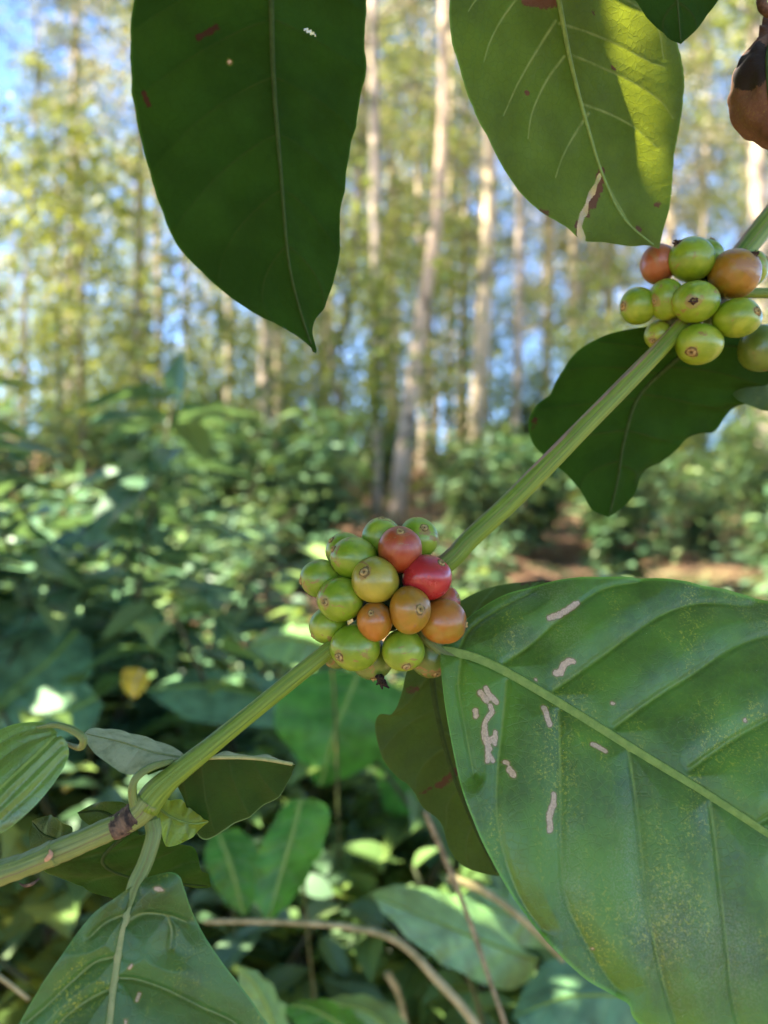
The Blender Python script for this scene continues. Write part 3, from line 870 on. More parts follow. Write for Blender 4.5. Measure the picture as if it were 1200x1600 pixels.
L1 = top_leaf('big dark green leaf hanging point down at the upper left', 'leaf', P(425, -330, .235))
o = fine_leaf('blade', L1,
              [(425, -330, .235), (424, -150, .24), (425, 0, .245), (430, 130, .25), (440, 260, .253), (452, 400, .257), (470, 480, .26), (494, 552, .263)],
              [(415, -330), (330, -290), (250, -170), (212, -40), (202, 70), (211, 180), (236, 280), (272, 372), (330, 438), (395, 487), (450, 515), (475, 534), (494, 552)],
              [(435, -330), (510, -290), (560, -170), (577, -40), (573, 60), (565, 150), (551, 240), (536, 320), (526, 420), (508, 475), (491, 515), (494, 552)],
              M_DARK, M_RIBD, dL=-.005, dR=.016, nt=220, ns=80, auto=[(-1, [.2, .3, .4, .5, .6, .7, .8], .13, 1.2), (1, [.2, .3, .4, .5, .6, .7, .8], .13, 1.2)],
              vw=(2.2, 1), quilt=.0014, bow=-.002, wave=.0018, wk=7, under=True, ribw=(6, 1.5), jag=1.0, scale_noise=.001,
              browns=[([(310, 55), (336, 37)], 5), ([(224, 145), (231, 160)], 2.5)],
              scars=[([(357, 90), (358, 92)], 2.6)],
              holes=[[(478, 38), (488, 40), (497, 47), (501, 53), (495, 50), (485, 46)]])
tube('petiole', [P(425, -330, .235), P(424, -380, .232), P(432, -430, .23)], [.0013, .0013, .0016], M_PET, L1, n_len=16, n_ang=12)
L2 = top_leaf('hanging leaf half lit yellow by the sun with a torn brown slit', 'leaf', P(850, -190, .30))
tear = [(945, 266), (939, 271), (935, 284), (926, 297), (921, 315), (911, 330), (905, 350), (903, 366), (907, 382), (915, 384), (917, 368), (913, 352), (918, 338), (924, 331), (926, 312), (936, 300), (939, 286), (944, 277)]
o = fine_leaf('blade', L2,
              [(850, -190, .272), (862, -80, .281), (880, 10, .289), (898, 100, .297), (924, 200, .307), (947, 275, .314), (978, 340, .320), (1030, 389, .325)],
              [(835, -190), (760, -150), (718, -70), (706, 0), (714, 80), (738, 160), (768, 225), (806, 283), (850, 328), (885, 352), (910, 374), (945, 376), (985, 382), (1010, 382), (1030, 389)],
              [(865, -190), (960, -140), (1030, -50), (1060, 50), (1069, 110), (1064, 190), (1057, 255), (1050, 320), (1038, 360), (1030, 389)],
              M_LIT, M_RIBU, dL=-.022, dR=.026, nt=440, ns=160,
              veins=[[(873, 30), (838, 85), (812, 130), (788, 180)], [(887, 86), (858, 125), (835, 175), (828, 215)], [(925, 175), (905, 205), (885, 240), (872, 275)],
                     [(860, -60), (800, 10), (770, 60), (758, 95)], [(852, -110), (790, -50), (745, 0), (735, 15)],
                     [(880, 34), (920, 46), (975, 70), (1020, 95), (1040, 103)], [(896, 82), (940, 100), (990, 125), (1030, 155), (1052, 185)],
                     [(915, 160), (955, 175), (995, 198), (1030, 230)], [(866, -60), (920, -30), (985, 0), (1030, 40), (1040, 90)], [(947, 275), (965, 310), (988, 350)],
                     [(856, -120), (930, -90), (1000, -40)]],
              vw=(2.6, 1.2), quilt=.0008, bow=-.002, wave=.0012, wk=6, under=True, ribw=(5.5, 1.5), jag=.8, holes=[tear],
              browns=[([(946, 266), (940, 292), (930, 318)], 5.5), ([(930, 305), (922, 335)], 4), ([(905, 345), (904, 372)], 3), ([(832, -5), (868, -2)], 11), ([(848, 330), (856, 334)], 6),
                      ([(828, 140), (829, 141)], 3.2), ([(1031, 317), (1032, 318)], 3.6), ([(999, 355), (1000, 356)], 3), ([(934, 15), (935, 16)], 2), ([(965, 103), (966, 104)], 2)])
tube('petiole', [P(850, -190, .272), P(845, -240, .28), P(850, -290, .292)], [.0015, .0014, .0017], M_PET, L2, n_len=16, n_ang=12)
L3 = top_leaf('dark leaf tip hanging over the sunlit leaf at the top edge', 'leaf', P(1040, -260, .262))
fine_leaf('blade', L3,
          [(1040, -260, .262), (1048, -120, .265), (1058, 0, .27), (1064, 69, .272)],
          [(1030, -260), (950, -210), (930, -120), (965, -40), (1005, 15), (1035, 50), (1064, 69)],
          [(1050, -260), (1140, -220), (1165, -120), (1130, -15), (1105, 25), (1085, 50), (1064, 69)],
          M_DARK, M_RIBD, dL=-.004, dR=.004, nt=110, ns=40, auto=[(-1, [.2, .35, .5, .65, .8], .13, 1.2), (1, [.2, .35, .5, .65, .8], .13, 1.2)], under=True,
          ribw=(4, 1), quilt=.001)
tube('petiole', [P(1040, -260, .262), P(1036, -310, .258), P(1030, -350, .255)], [.0013, .0012, .0015], M_PET, L3, n_len=16, n_ang=12)
# dried leaf
L5 = tag(empty('dried_leaf', P(1215, -60, .29)), 'brown curled dead leaf at the top right border', 'leaf')
fine_leaf('blade', L5,
          [(1215, 45, .305), (1195, 90, .295), (1195, 150, .292), (1215, 235, .30)],
          [(1215, 40), (1190, 64), (1163, 84), (1146, 112), (1137, 150), (1143, 185), (1158, 203), (1185, 222), (1215, 235)],
          [(1215, 45), (1250, 70), (1285, 140), (1270, 210), (1215, 235)],
          M_DRY, M_RIBD, dL=.016, dR=.016, nt=110, ns=44, auto=[(-1, [.25, .5, .75], .1, 1.2), (1, [.25, .5, .75], .1, 1.2)], wave=.001, quilt=.0012, bow=.003, scale_noise=.0014,
          browns=[([(1170, 118), (1190, 105), (1230, 95)], 26), ([(1160, 105), (1175, 92)], 12)], ribw=(3, 1))  # near-black patch paints the shaded hollow of the curl
fine_leaf('curled_edge', L5,
          [(1225, 10, .31), (1200, 50, .305), (1183, 78, .302)],
          [(1215, 10), (1196, 25), (1186, 50), (1183, 78)],
          [(1240, 20), (1225, 60), (1210, 80), (1183, 78)],
          M_DRY, M_RIBD, dL=.004, dR=-.004, nt=40, ns=16, wave=.001, quilt=.0006, ribw=None)
tube('curled_tip', [P(1215, -30, .30), P(1194, -8, .297), P(1191, 8, .296), P(1203, 20, .297), P(1216, 12, .30)], [pxm(5, .3), pxm(7, .3), pxm(8, .3), pxm(7, .3), pxm(4, .3)],
     plain_mat('dry_tip', (.05, .03, .02), (.13, .08, .05), .8), L5, n_len=40, n_ang=12, lump=.08)
tube('petiole', [P(1215, 45, .305), P(1222, 0, .303), P(1218, -60, .30), P(1210, -110, .295)], [.0009, .001, .001, .0012], M_CORK, L5, n_len=24, n_ang=10)
# curled glossy leaf at left border
L6 = top_leaf('glossy pleated leaf rolled at its stalk by the left border', 'leaf', P(131, 1155, .26))
fine_leaf('blade', L6,
          [(88, 1150, .262), (62, 1180, .26), (20, 1222, .256), (-30, 1270, .252), (-100, 1330, .25)],
          [(92, 1146), (72, 1131), (35, 1131), (0, 1143), (-50, 1170), (-100, 1230), (-100, 1330)],
          [(92, 1152), (103, 1155), (109, 1175), (97, 1208), (62, 1254), (22, 1290), (-5, 1306), (-50, 1335), (-100, 1330)],
          M_GLOSS, M_RIB, dL=.012, dR=-.002, nt=130, ns=50, veins=[[(80, 1150), (40, 1165), (0, 1195), (-40, 1230)], [(75, 1140), (35, 1145), (0, 1165)], [(98, 1165), (60, 1205), (0, 1265)],
                                                               [(103, 1180), (60, 1230), (0, 1285)]],
          vw=(2.0, 1.2), quilt=.0014, qw=20, bow=.003, ribw=(3, 2), ribflat=.4)
tube('petiole', [P(58, 1137, .264), P(85, 1133, .262), P(108, 1138, .261), P(124, 1147, .26), P(131, 1157, .26), P(124, 1168, .263), P(100, 1160, .27)],
     [pxm(r, .26) for r in (2, 4, 5.5, 6, 6, 5, 3)], M_PET, L6, n_len=50, n_ang=16, ridges=.1, lump=.04)

# =================================================================== SCATTERED LEAVES (shrubs, trees)
def template(kind='broad', n=6):
    xs = np.linspace(0, 1, n + 1)
    if kind == 'broad':
        w = np.sin(np.pi * xs ** .85) ** .8 * (1 - .25 * xs) * .24
        w[-1] = .006; w[0] = .01
    elif kind == 'heart':
        w = np.array([.16, .33, .33, .27, .18, .09, .005])[:n + 1]
    else:
        w = np.sin(np.pi * xs) * .2 + .006
    V, Fc = [], []
    for k, x in enumerate(xs):
        z = -.22 * x * x
        V += [(x, -w[k], z - .0 + w[k] * .3), (x, 0, z), (x, w[k], z + w[k] * .3)]
    for k in range(n):
        a = 3 * k
        Fc += [(a, a + 3, a + 4, a + 1), (a + 1, a + 4, a + 5, a + 2)]
    return np.array(V), np.array(Fc)


def leaf_cloud(pos, dirs, size, rnd, tmpl, roll=None):
    """pos (n,3), dirs (n,3) growth direction, size (n,)"""
    n = len(pos)
    d = dirs / (np.linalg.norm(dirs, axis=1)[:, None] + 1e-9)
    up = np.tile(np.array([0, 0, 1.0]), (n, 1))
    if roll is not None: up = up + roll
    sd = np.cross(up, d); sd /= np.linalg.norm(sd, axis=1)[:, None] + 1e-9
    nz = np.cross(d, sd)
    TV, TF = tmpl
    V = (pos[:, None, :] + size[:, None, None] * (TV[None, :, 0, None] * d[:, None, :] + TV[None, :, 1, None] * sd[:, None, :] + TV[None, :, 2, None] * nz[:, None, :]))
    Fc = (TF[None] + (np.arange(n) * len(TV))[:, None, None]).reshape(-1, 4)
    return V.reshape(-1, 3), Fc, np.repeat(rnd, len(TV))


T_BROAD = template('broad', 6)
T_HEART = template('heart', 6)
T_SMALL = template('small', 2)

F_SHRUB = foliage_mat('shrub_leaves', [(.03, .075, .028), (.055, .12, .052), (.085, .165, .08), (.115, .20, .085), (.16, .22, .06)], (.22, .36, .07), rough=.42, tfac=.18, spec=.6)
F_LIME = foliage_mat('sapling_leaves', [(.05, .10, .02), (.09, .155, .025), (.15, .21, .03), (.20, .23, .04)], (.42, .42, .06), rough=.45, tfac=.4)
F_CROWN = foliage_mat('crown_leaves', [(.07, .09, .025), (.08, .11, .03), (.14, .16, .045), (.26, .23, .09), (.42, .34, .2)], (.5, .47, .18), rough=.33, tfac=.4)
F_CROWND = foliage_mat('crown_leaves_dark', [(.03, .06, .015), (.06, .10, .02), (.10, .14, .03), (.16, .17, .04)], (.4, .45, .08), rough=.5, tfac=.35)
M_TWIG = bark_mat('twig', (.06, .07, .03), (.11, .09, .05), (.05, .07, .03), 6)
M_BARK = bark_mat('bark', (.40, .31, .19), (.54, .43, .28), (.22, .19, .12))
M_BARK2 = bark_mat('bark_grey', (.32, .26, .19), (.46, .37, .28), (.18, .16, .11))
M_BARKM = bark_mat('bark_mottled', (.36, .27, .18), (.50, .38, .27), (.14, .11, .08))
M_BARK3 = bark_mat('bark_dark', (.10, .08, .05), (.18, .14, .10), (.08, .09, .04))


def hgt(x, y):
    x = np.asarray(x, float); y = np.asarray(y, float)
    h = np.where(y > 0, .125 * np.minimum(y, 36), .06 * y)
    h = np.where(y > 36, 4.5 - .22 * (y - 36), h)
    h = np.maximum(h, -18)
    h = h + .1 * np.sin(x * .9 + 1) * np.cos(y * .7) + .05 * np.sin(x * 2.3 + y * 1.7)
    h = h + .03 * np.clip(-x, -20, 20)
    return h


# ground: one sheet to the horizon
gx = np.concatenate([-np.geomspace(900, 12, 24), np.linspace(-11, 11, 90), np.geomspace(12, 900, 24)])
gy = np.concatenate([-np.geomspace(900, 4, 20), np.linspace(-3, 42, 150), np.geomspace(43, 1200, 26)])
GX, GY = np.meshgrid(gx, gy)
GV = np.stack([GX.ravel(), GY.ravel(), hgt(GX, GY).ravel()], axis=1)
ni, nj = GX.shape
ii, jj = np.meshgrid(np.arange(ni - 1), np.arange(nj - 1), indexing='ij')
a = (ii * nj + jj).ravel()
GFc = np.stack([a, a + 1, a + nj + 1, a + nj], axis=1)
m = NT('forest_soil')
vO = m.coord('Object')
c = m.mix(m.ramp(m.noise(1.3, 5, .6, vO), .4, .6), (.10, .055, .03), (.22, .12, .07))
c = m.mix(m.ramp(m.noise(14, 5, .7, vO), .45, .6), c, (.30, .19, .11))
c = m.mix(m.math('MULTIPLY', m.ramp(m.noise(.5, 4, .6, vO), .5, .62), .7), c, (.05, .08, .025))
M_SOIL = m.done(m.prin(c, .95, .1, m.bump(m.noise(30, 5, .7, vO), .8, .03)))
tag(mesh_obj('ground', GV, GFc, M_SOIL), 'brown soil slope rising into the forest', None, None, 'structure')


# ---- shrubs of the understorey
def make_shrub(seed, h=1.3, nst=7, leaf=.13, mat=F_SHRUB, tmpl=T_BROAD, spread=.42, dens=1.35):
    rs = np.random.RandomState(seed)
    pos, dr, sz = [], [], []
    tv, tf = [], []
    nv = 0
    for s_ in range(nst):
        an = s_ / nst * 6.28 + rs.rand()
        lean = spread * (.3 + .9 * rs.rand())
        hh = h * (.65 + .4 * rs.rand())
        p0 = np.array([.05 * math.cos(an), .05 * math.sin(an), 0.0])
        p2 = np.array([math.cos(an) * lean, math.sin(an) * lean, hh])
        p1 = (p0 + p2) / 2 + np.array([-math.cos(an) * .08 * lean, -math.sin(an) * .08, .08 * hh])
        Vt, Ft, _, _ = tube_data([p0, p1, p2], [.011, .008, .003], n_len=7, n_ang=5)
        tv.append(Vt); tf += [tuple(v + nv for v in f) for f in Ft]; nv += len(Vt)
        nn = int(hh / .1 * dens)
        pts, _ = resample3([p0, p1, p2], nn + 2)
        for k in range(2, nn + 2):
            fr = k / (nn + 1)
            side = rs.rand() * 3.14 + (k % 2) * 1.57
            # a lateral twig with leaf pairs
            for sg in (0, math.pi):
                tw = .05 + .22 * (1 - abs(fr - .45)) * rs.rand()
                d = np.array([math.cos(side + sg), math.sin(side + sg), .15 * rs.randn() + .1])
                e = pts[k] + d * tw
                for q in range(3 if tw > .14 else 2):
                    bp = pts[k] + d * tw * (.5 + .5 * q / 2)
                    a2 = side + sg + (q - 1) * 1.0 + rs.randn() * .3
                    pos.append(bp); dr.append([math.cos(a2), math.sin(a2), .05 + .35 * rs.randn() * .6]); sz.append(leaf * (.6 + .6 * rs.rand()))
        pos.append(p2); dr.append([rs.randn(), rs.randn(), .8]); sz.append(leaf * .7)
    pos = np.array(pos); dr = np.array(dr); sz = np.array(sz)
    V, Fc, rn = leaf_cloud(pos, dr, sz, rs.rand(len(pos)) ** 1.2, tmpl, rs.randn(len(pos), 3) * .22)
    root = empty('shrub')
    mesh_obj('stem', np.vstack(tv), tf, M_TWIG, root)
    mesh_obj('foliage', V, Fc, mat, root, {'rnd': rn}, smooth=False)
    return root


def put(root, x, y, s, rz, first=False, dz=0):
    o = root if first else copy_tree(root)
    o.location = (x, y, float(hgt(x, y)) + dz)
    o.scale = (s, s, s)
    o.rotation_euler = (0, 0, rz)
    return o


shr = [make_shrub(s, h=hh, nst=n_, leaf=lf, mat=mt, tmpl=tp, spread=sp) for s, hh, n_, lf, mt, tp, sp in
       [(1, 1.35, 8, .19, F_SHRUB, T_BROAD, .45), (2, 1.1, 9, .15, F_SHRUB, T_HEART, .5), (3, 1.6, 7, .22, F_SHRUB, T_BROAD, .5), (4, 1.2, 8, .11, F_LIME, T_BROAD, .45),
        (5, 1.0, 9, .09, F_SHRUB, T_HEART, .5)]]
used = [False] * len(shr)
SHL = {0: 'dark broad leaved coffee shrub, blurred, among its likes on the slope', 1: 'bushy shrub with small heart shaped leaves, blurred, on the slope',
       2: 'tall shrub with long drooping leaves, blurred, on the slope', 3: 'yellow green sapling catching the sun, blurred, among dark shrubs',
       4: 'low small leaved bush, blurred, filling the slope below the trees'}
rs = np.random.RandomState(77)
def shrub_at(x, y, k, s):
    o = put(shr[k], x, y, s, rs.rand() * 6.28, first=not used[k]); used[k] = True
    tag(o, SHL[k], 'shrub', 'shrubs covering the forest slope')
cnt = 0
for row, (yy, n_) in enumerate([(1.35, 4), (1.8, 5), (2.3, 5), (3.0, 6), (3.8, 7), (4.8, 8), (6.0, 9), (7.4, 10), (9, 11), (11, 12), (13.5, 13), (17, 14), (21, 15), (26, 16), (31, 16)]):
    half = .56 * yy + .5
    for k in range(n_):
        x = -half + (k + .5) / n_ * 2 * half + rs.randn() * half * .07
        y = yy * (1 + rs.randn() * .06)
        u = x / y
        # the more open bare soil to the right of centre
        if .18 < u < .5 and 2.0 < y < 5.5: continue
        top = {True: .95}.get(y < 2.6, 1.0)
        pq = 600 + u * F
        if 560 < pq < 690 and 4 < y < 8.6: continue
        kk = rs.choice([0, 1, 2, 3, 4], p=[.34, .24, .22, .02, .18]) if y < 9 else rs.choice([0, 1, 2, 3, 4], p=[.2, .15, .2, .3, .15])
        s = top * (.75 + .5 * rs.rand()) * (1.0 if y < 12 else 1.25)
        if y < 1.6: s = .52 + .1 * rs.rand() + (.08 if u < -.25 else 0)
        elif y < 2.6: s = .62 + .15 * rs.rand() + (.2 if u < -.2 else 0)
        elif y < 5: s = .68 + .25 * rs.rand() + (-.1 if u < -.05 else -.05)
        top_ = CZ + (800 - (640 if pq < 700 else 660)) / F * y
        if y < 14: s = min(s, max(.35, (top_ - float(hgt(x, y))) / [1.4, 1.2, 1.65, 1.25, 1.1][int(kk)]))
        if 500 < pq < 720 and y < 8.6: s *= .6
        shrub_at(x, y, int(kk), s)
        cnt += 1

# small leafy weeds close to the camera, seen between the stalks at the bottom
weed = make_shrub(15, h=.75, nst=9, leaf=.08, mat=foliage_mat('weed_leaves', [(.05, .10, .025), (.08, .15, .035), (.12, .21, .05), (.2, .26, .05)], (.35, .45, .06), rough=.45, tfac=.3), tmpl=T_HEART, spread=.3, dens=1.5)
weed.name = 'weed'
wf = True
for x, y, s_ in [(-.32, 1.25, 1), (-.1, 1.3, 1.02), (.1, 1.2, .95), (.32, 1.35, 1.0), (.02, 1.65, 1.15), (.3, 1.8, 1.1), (-.3, 1.75, 1.2), (.55, 1.6, 1), (-.6, 1.4, 1.2), (.15, 2.2, 1.1), (-.12, 2.4, 1.2), (.5, 2.3, 1.1)]:
    o = weed if wf else copy_tree(weed); wf = False
    o.location = (x, y, float(hgt(x, y)) - .02); o.scale = (s_,) * 3; o.rotation_euler = (0, 0, x * 9 + y)
    tag(o, 'small heart leaved weed, blurred, in the gap below the cherries', 'weed', 'weeds at the foot of the bushes')

# ---- ground cover and litter
n = 9000
rs = np.random.RandomState(5)
y = 1.0 + rs.rand(n) ** 1.5 * 20
x = (rs.rand(n) * 2 - 1) * (.6 * y + .4)
pos = np.stack([x, y, hgt(x, y) + .01], axis=1)
an = rs.rand(n) * 6.28
V, Fc, rn = leaf_cloud(pos, np.stack([np.cos(an), np.sin(an), rs.randn(n) * .15], axis=1), .05 + .09 * rs.rand(n), rs.rand(n), T_SMALL, rs.randn(n, 3) * .4)
F_LIT = foliage_mat('litter', [(.08, .045, .025), (.16, .09, .05), (.26, .17, .1), (.34, .22, .13)], (.3, .2, .1), .8, .1)
tag(mesh_obj('leaf_litter', V, Fc, F_LIT, None, {'rnd': rn}, smooth=False), 'fallen brown leaves lying on the forest soil', None, None, 'stuff')
n = 9000
y = .8 + rs.rand(n) ** 1.6 * 14
x = (rs.rand(n) * 2 - 1) * (.6 * y + .4)
keep = (np.sin(x * 2.1 + y) + np.cos(y * 1.7 - x) + rs.randn(n) * .5) > -.3
x, y = x[keep], y[keep]; n = len(x)
pos = np.stack([x, y, hgt(x, y) + .05 + .25 * rs.rand(n)], axis=1)
an = rs.rand(n) * 6.28
V, Fc, rn = leaf_cloud(pos, np.stack([np.cos(an), np.sin(an), .3 + rs.randn(n) * .3], axis=1), .05 + .07 * rs.rand(n), rs.rand(n), T_HEART, rs.randn(n, 3) * .3)
tag(mesh_obj('ground_cover', V, Fc, F_SHRUB, None, {'rnd': rn}, smooth=False), 'low creeping green plants carpeting the slope', None, None, 'stuff')


# ---- trees
def make_tree(seed, H=18, r0=.13, lean=(0, 0), bark=M_BARK2, fol=F_CROWN, nl=22, per=70, leaf=.16, start=.35, cr=2.2, path=None, cl=.55, name='tree', loc=None):
    rs = np.random.RandomState(seed)
    if path is None:
        path = [np.array([0, 0, -.3]), np.array([lean[0] * .3 + rs.randn() * .1, lean[1] * .3, H * .33]),
                np.array([lean[0] * .7 + rs.randn() * .15, lean[1] * .6, H * .66]), np.array([lean[0], lean[1], H])]
        rad = [r0 * 1.15, r0 * .85, r0 * .6, r0 * .15]
    else:
        path, rad = path
    Vt, Ft, _, _ = tube_data(path, rad, n_len=40, n_ang=12, lump=.035, seed=seed)
    pts, _ = resample3(path, 60)
    tv = [Vt]; tf = list(Ft); nv = len(Vt)
    pos, dr, sz = [], [], []
    for k in range(nl):
        fr = start + (1 - start) * (k + .5) / nl
        b = pts[min(59, int(fr * 59))]
        an = k * 2.4 + rs.rand() * 1.2
        L = cr * (.5 + .7 * rs.rand()) * (1.1 - .55 * abs((fr - start) / (1 - start) - .35))
        e = b + np.array([math.cos(an) * L, math.sin(an) * L, L * (.25 + .5 * rs.rand())])
        mp = (b + e) / 2 + rs.randn(3) * .12 * L
        Vb, Fb, _, _ = tube_data([b, mp, e], [r0 * .28, r0 * .16, r0 * .05], n_len=8, n_ang=5)
        tv.append(Vb); tf += [tuple(v + nv for v in f) for f in Fb]; nv += len(Vb)
        for q in range(4):
            cpt = b + (e - b) * (.45 + .2 * q) + rs.randn(3) * .25 * cl
            m_ = int(per / 4 * (.5 + rs.rand()))
            pp = cpt + rs.randn(m_, 3) * np.array([cl, cl, cl * .6])
            pos.append(pp); dr.append(rs.randn(m_, 3) * np.array([1, 1, .6]) + np.array([0, 0, -.2])); sz.append(leaf * (.6 + .8 * rs.rand(m_)))
    pos = np.vstack(pos); dr = np.vstack(dr); sz = np.concatenate(sz)
    V, Fc, rn = leaf_cloud(pos, dr, sz, rs.rand(len(pos)), T_SMALL, rs.randn(len(pos), 3) * .5)
    root = empty(name)
    mesh_obj('trunk', np.vstack(tv), tf, bark, root)
    mesh_obj('crown', V, Fc, fol, root, {'rnd': rn}, smooth=False)
    return root


def px_trunk(pts, Y, seed, bark, **kw):
    """pts: (px,py,width px) from base up, at distance Y"""
    base = P(pts[0][0], pts[0][1], Y)
    gz = float(hgt(base[0], Y))
    W = [P(a_, b_, Y) for a_, b_, w_ in pts]
    path = [np.array([W[0][0], Y, gz - .3])] + W if base[2] > gz else W
    rad = [w_ * .43 * Y / F for a_, b_, w_ in pts]
    if len(path) > len(rad): rad = [rad[0] * 1.05] + rad
    origin = np.array([path[0][0], Y, gz])
    path = [p - origin for p in path]
    o = make_tree(seed, path=(path, rad), bark=bark, **kw)
    o.location = origin
    return o


TL = [
    ([(616, 835, 34), (632, 700, 32), (644, 600, 28), (664, 460, 24), (681, 350, 22), (692, 200, 19), (694, 0, 17), (700, -500, 13), (705, -900, 5)], 8.6, M_BARKM,
     'leaning pale trunk of the nearest tree above the cherries', dict(start=.62, cr=2.6, nl=16, per=60, leaf=.17, r0=.12)),
    ([(742, 690, 28), (752, 560, 29), (760, 420, 26), (765, 250, 23), (768, 60, 21), (770, -400, 18), (770, -700, 6)], 13.0, M_BARK,
     'thick peach lit trunk right of the leaning tree', dict(start=.5, cr=3, nl=20, per=70, leaf=.18, r0=.13)),
    ([(588, 760, 17), (587, 640, 18), (588, 460, 20), (586, 250, 20), (583, 60, 18), (580, -300, 12), (580, -600, 5)], 11.0, M_BARK2,
     'slim grey trunk left of the leaning tree, vine leaves round it', dict(start=.55, cr=2.2, nl=16, per=60, leaf=.16, r0=.1)),
    ([(806, 690, 15), (810, 560, 16), (812, 380, 15), (812, 150, 14), (812, -300, 9)], 14.0, M_BARK2, 'slim straight trunk beside the dark shaded leaf',
     dict(start=.45, cr=2.4, nl=18, per=60, leaf=.17, r0=.09)),
    ([(216, 640, 20), (217, 480, 20), (218, 330, 18), (220, 200, 17), (224, -100, 14), (226, -500, 6)], 14.0, M_BARK2, 'pale grey trunk just left of the big hanging leaf',
     dict(start=.4, cr=2.4, nl=22, per=70, leaf=.17, r0=.1)),
    ([(108, 650, 13), (110, 450, 13), (114, 250, 12), (118, 50, 11), (120, -400, 6)], 17.0, M_BARK2, 'thin trunk in the left part of the wood', dict(start=.35, cr=2.6, nl=22, per=60, leaf=.18, r0=.09)),
    ([(530, 640, 12), (520, 560, 13), (545, 470, 13), (560, 300, 13), (568, 100, 12), (570, -400, 7)], 16.0, M_BARK3, 'dark crooked trunk behind the tip of the big hanging leaf',
     dict(start=.4, cr=2.4, nl=18, per=60, leaf=.17, r0=.09)),
    ([(700, 650, 13), (702, 500, 13), (704, 300, 12), (705, 100, 11), (705, -300, 6)], 20.0, M_BARK, 'thin pale trunk between the leaning and the thick one',
     dict(start=.4, cr=2.8, nl=20, per=60, leaf=.2, r0=.1)),
]
for i, (pts, Y, bk, lab, kw) in enumerate(TL):
    o = px_trunk(pts, Y, 40 + i, bk, **kw)
    tag(o, lab, 'tree')

prot = [make_tree(60, 17, .11, (.5, .2), M_BARK2, F_CROWN, 26, 150, .17, .22, 2.0, cl=.3), make_tree(61, 20, .12, (-.4, 0), M_BARK, F_CROWN, 26, 150, .18, .3, 2.2, cl=.3),
        make_tree(62, 15, .08, (.3, .3), M_BARK, F_CROWN, 22, 140, .16, .2, 1.8, cl=.28), make_tree(63, 19, .12, (.1, -.3), M_BARK2, F_CROWND, 28, 230, .18, .28, 2.4, cl=.34),
        make_tree(64, 11, .06, (.6, 0), M_BARK3, F_CROWND, 20, 150, .14, .12, 1.5, cl=.3)]
tu = [False] * 5
TG = {0: 'slender grey tree with sunlit yellow green crown, one of many in the wood', 1: 'tall pale barked tree with thin sunlit crown, one of many in the wood',
      2: 'young pale tree leafy down to its foot, one of many in the wood', 3: 'tall grey tree with denser dark green crown in the wood', 4: 'small dark stemmed tree between taller trunks in the wood'}
rs = np.random.RandomState(21)
extra = [(k_, x_, y_, s_) for k_, x_, y_, s_ in [(2, 1.2, 22, .8), (4, 2.6, 19, 1.0), (3, 3.6, 25, .8), (4, .4, 18, .9), (2, 4.6, 21, .85), (3, 6.2, 24, .8), (4, 5.2, 17, 1.0), (2, 2.0, 28, .9), (3, .2, 27, .85), (4, -1.2, 19, 1.0), (2, 7.5, 20, .9)]]


def tree_at(k, x, y, s, label=None, grp='trees of the wood behind the shrubs'):
    o = put(prot[k], x, y, s, rs.rand() * 6.28, first=not tu[k], dz=-.1); tu[k] = True
    tag(o, label or TG[k], 'tree', grp)
    return o


for Y0, n_ in [(13, 4), (17, 6), (21, 8), (25, 9), (29, 10), (33, 11), (37, 11), (42, 11)]:
    half = .56 * Y0 + 1
    for k in range(n_):
        x = -half + (k + .5) / n_ * 2 * half + rs.randn() * .5
        yv = Y0 + rs.randn() * 1.0
        pxx = 600 + x / yv * F
        if Y0 < 16 and (540 < pxx < 860): continue
        tree_at(int(rs.choice([0, 1, 2, 3, 4], p=[.22, .22, .22, .14, .2])), x, yv, (.85 + .4 * rs.rand()) * (.6 if pxx < 240 else 1))
sap = [make_tree(70, 4.5, .03, (.3, .1), M_BARK3, F_LIME, 16, 110, .15, .12, .9, name='sapling'), make_tree(71, 3.4, .025, (-.2, .1), M_BARK3, F_CROWND, 14, 120, .14, .1, .8, name='sapling')]
su = [False, False]
rs2 = np.random.RandomState(4)
for Y0, n_ in [(9, 4), (11, 5), (14, 7), (18, 9), (23, 9), (30, 10)]:
    for k in range(n_):
        half = .55 * Y0
        x = -half + (k + .5) / n_ * 2 * half + rs2.randn() * .6
        kk = int(rs2.rand() < .72)
        px_ = 600 + x / Y0 * F
        if Y0 < 15 and 600 < px_ < 850: continue
        o = sap[kk] if not su[kk] else copy_tree(sap[kk]); su[kk] = True
        sc_ = .7 + .5 * rs2.rand()
        o.location = (x, Y0 + rs2.randn() * .5, float(hgt(x, Y0)) - .05); o.scale = (sc_,) * 3; o.rotation_euler = (0, 0, rs2.rand() * 6.28)
        tag(o, ['yellow green sapling, blurred, standing between the trunks', 'dark leaved sapling, blurred, standing between the trunks'][kk], 'sapling', 'saplings under the tall trees')
for k, x, y_, s in extra:
    tree_at(k, x, y_, s)
# near trees of the left side: dark foliage hanging into the top left, canopy over the slope
for k, x, y_, s in [(0, -7.5, 6, .8), (1, -9, 9.5, 1.0), (3, -11, 4.5, 1.1), (0, -10.5, 12, 1.), (3, -13, 8, 1.1), (1, -14, 12, 1.1),
                    (3, 1.5, -4, .9), (3, -2.5, -5.5, 1), (3, 5, -4, 1), (3, 4.5, .2, .8), (3, 7, 3, .9), (0, 0, -8, 1), (3, 3, -8, 1.1), (3, -5, -9, 1.1), (3, 8, -7, 1.1), (0, 7.5, -1, 1), (3, -9, -8, 1.2), (3, 0, -13, 1.3), (3, -6, -14, 1.3), (3, 6, -13, 1.3), (3, 11, -2, 1.2)]:
    tree_at(k, x, y_, s, None)

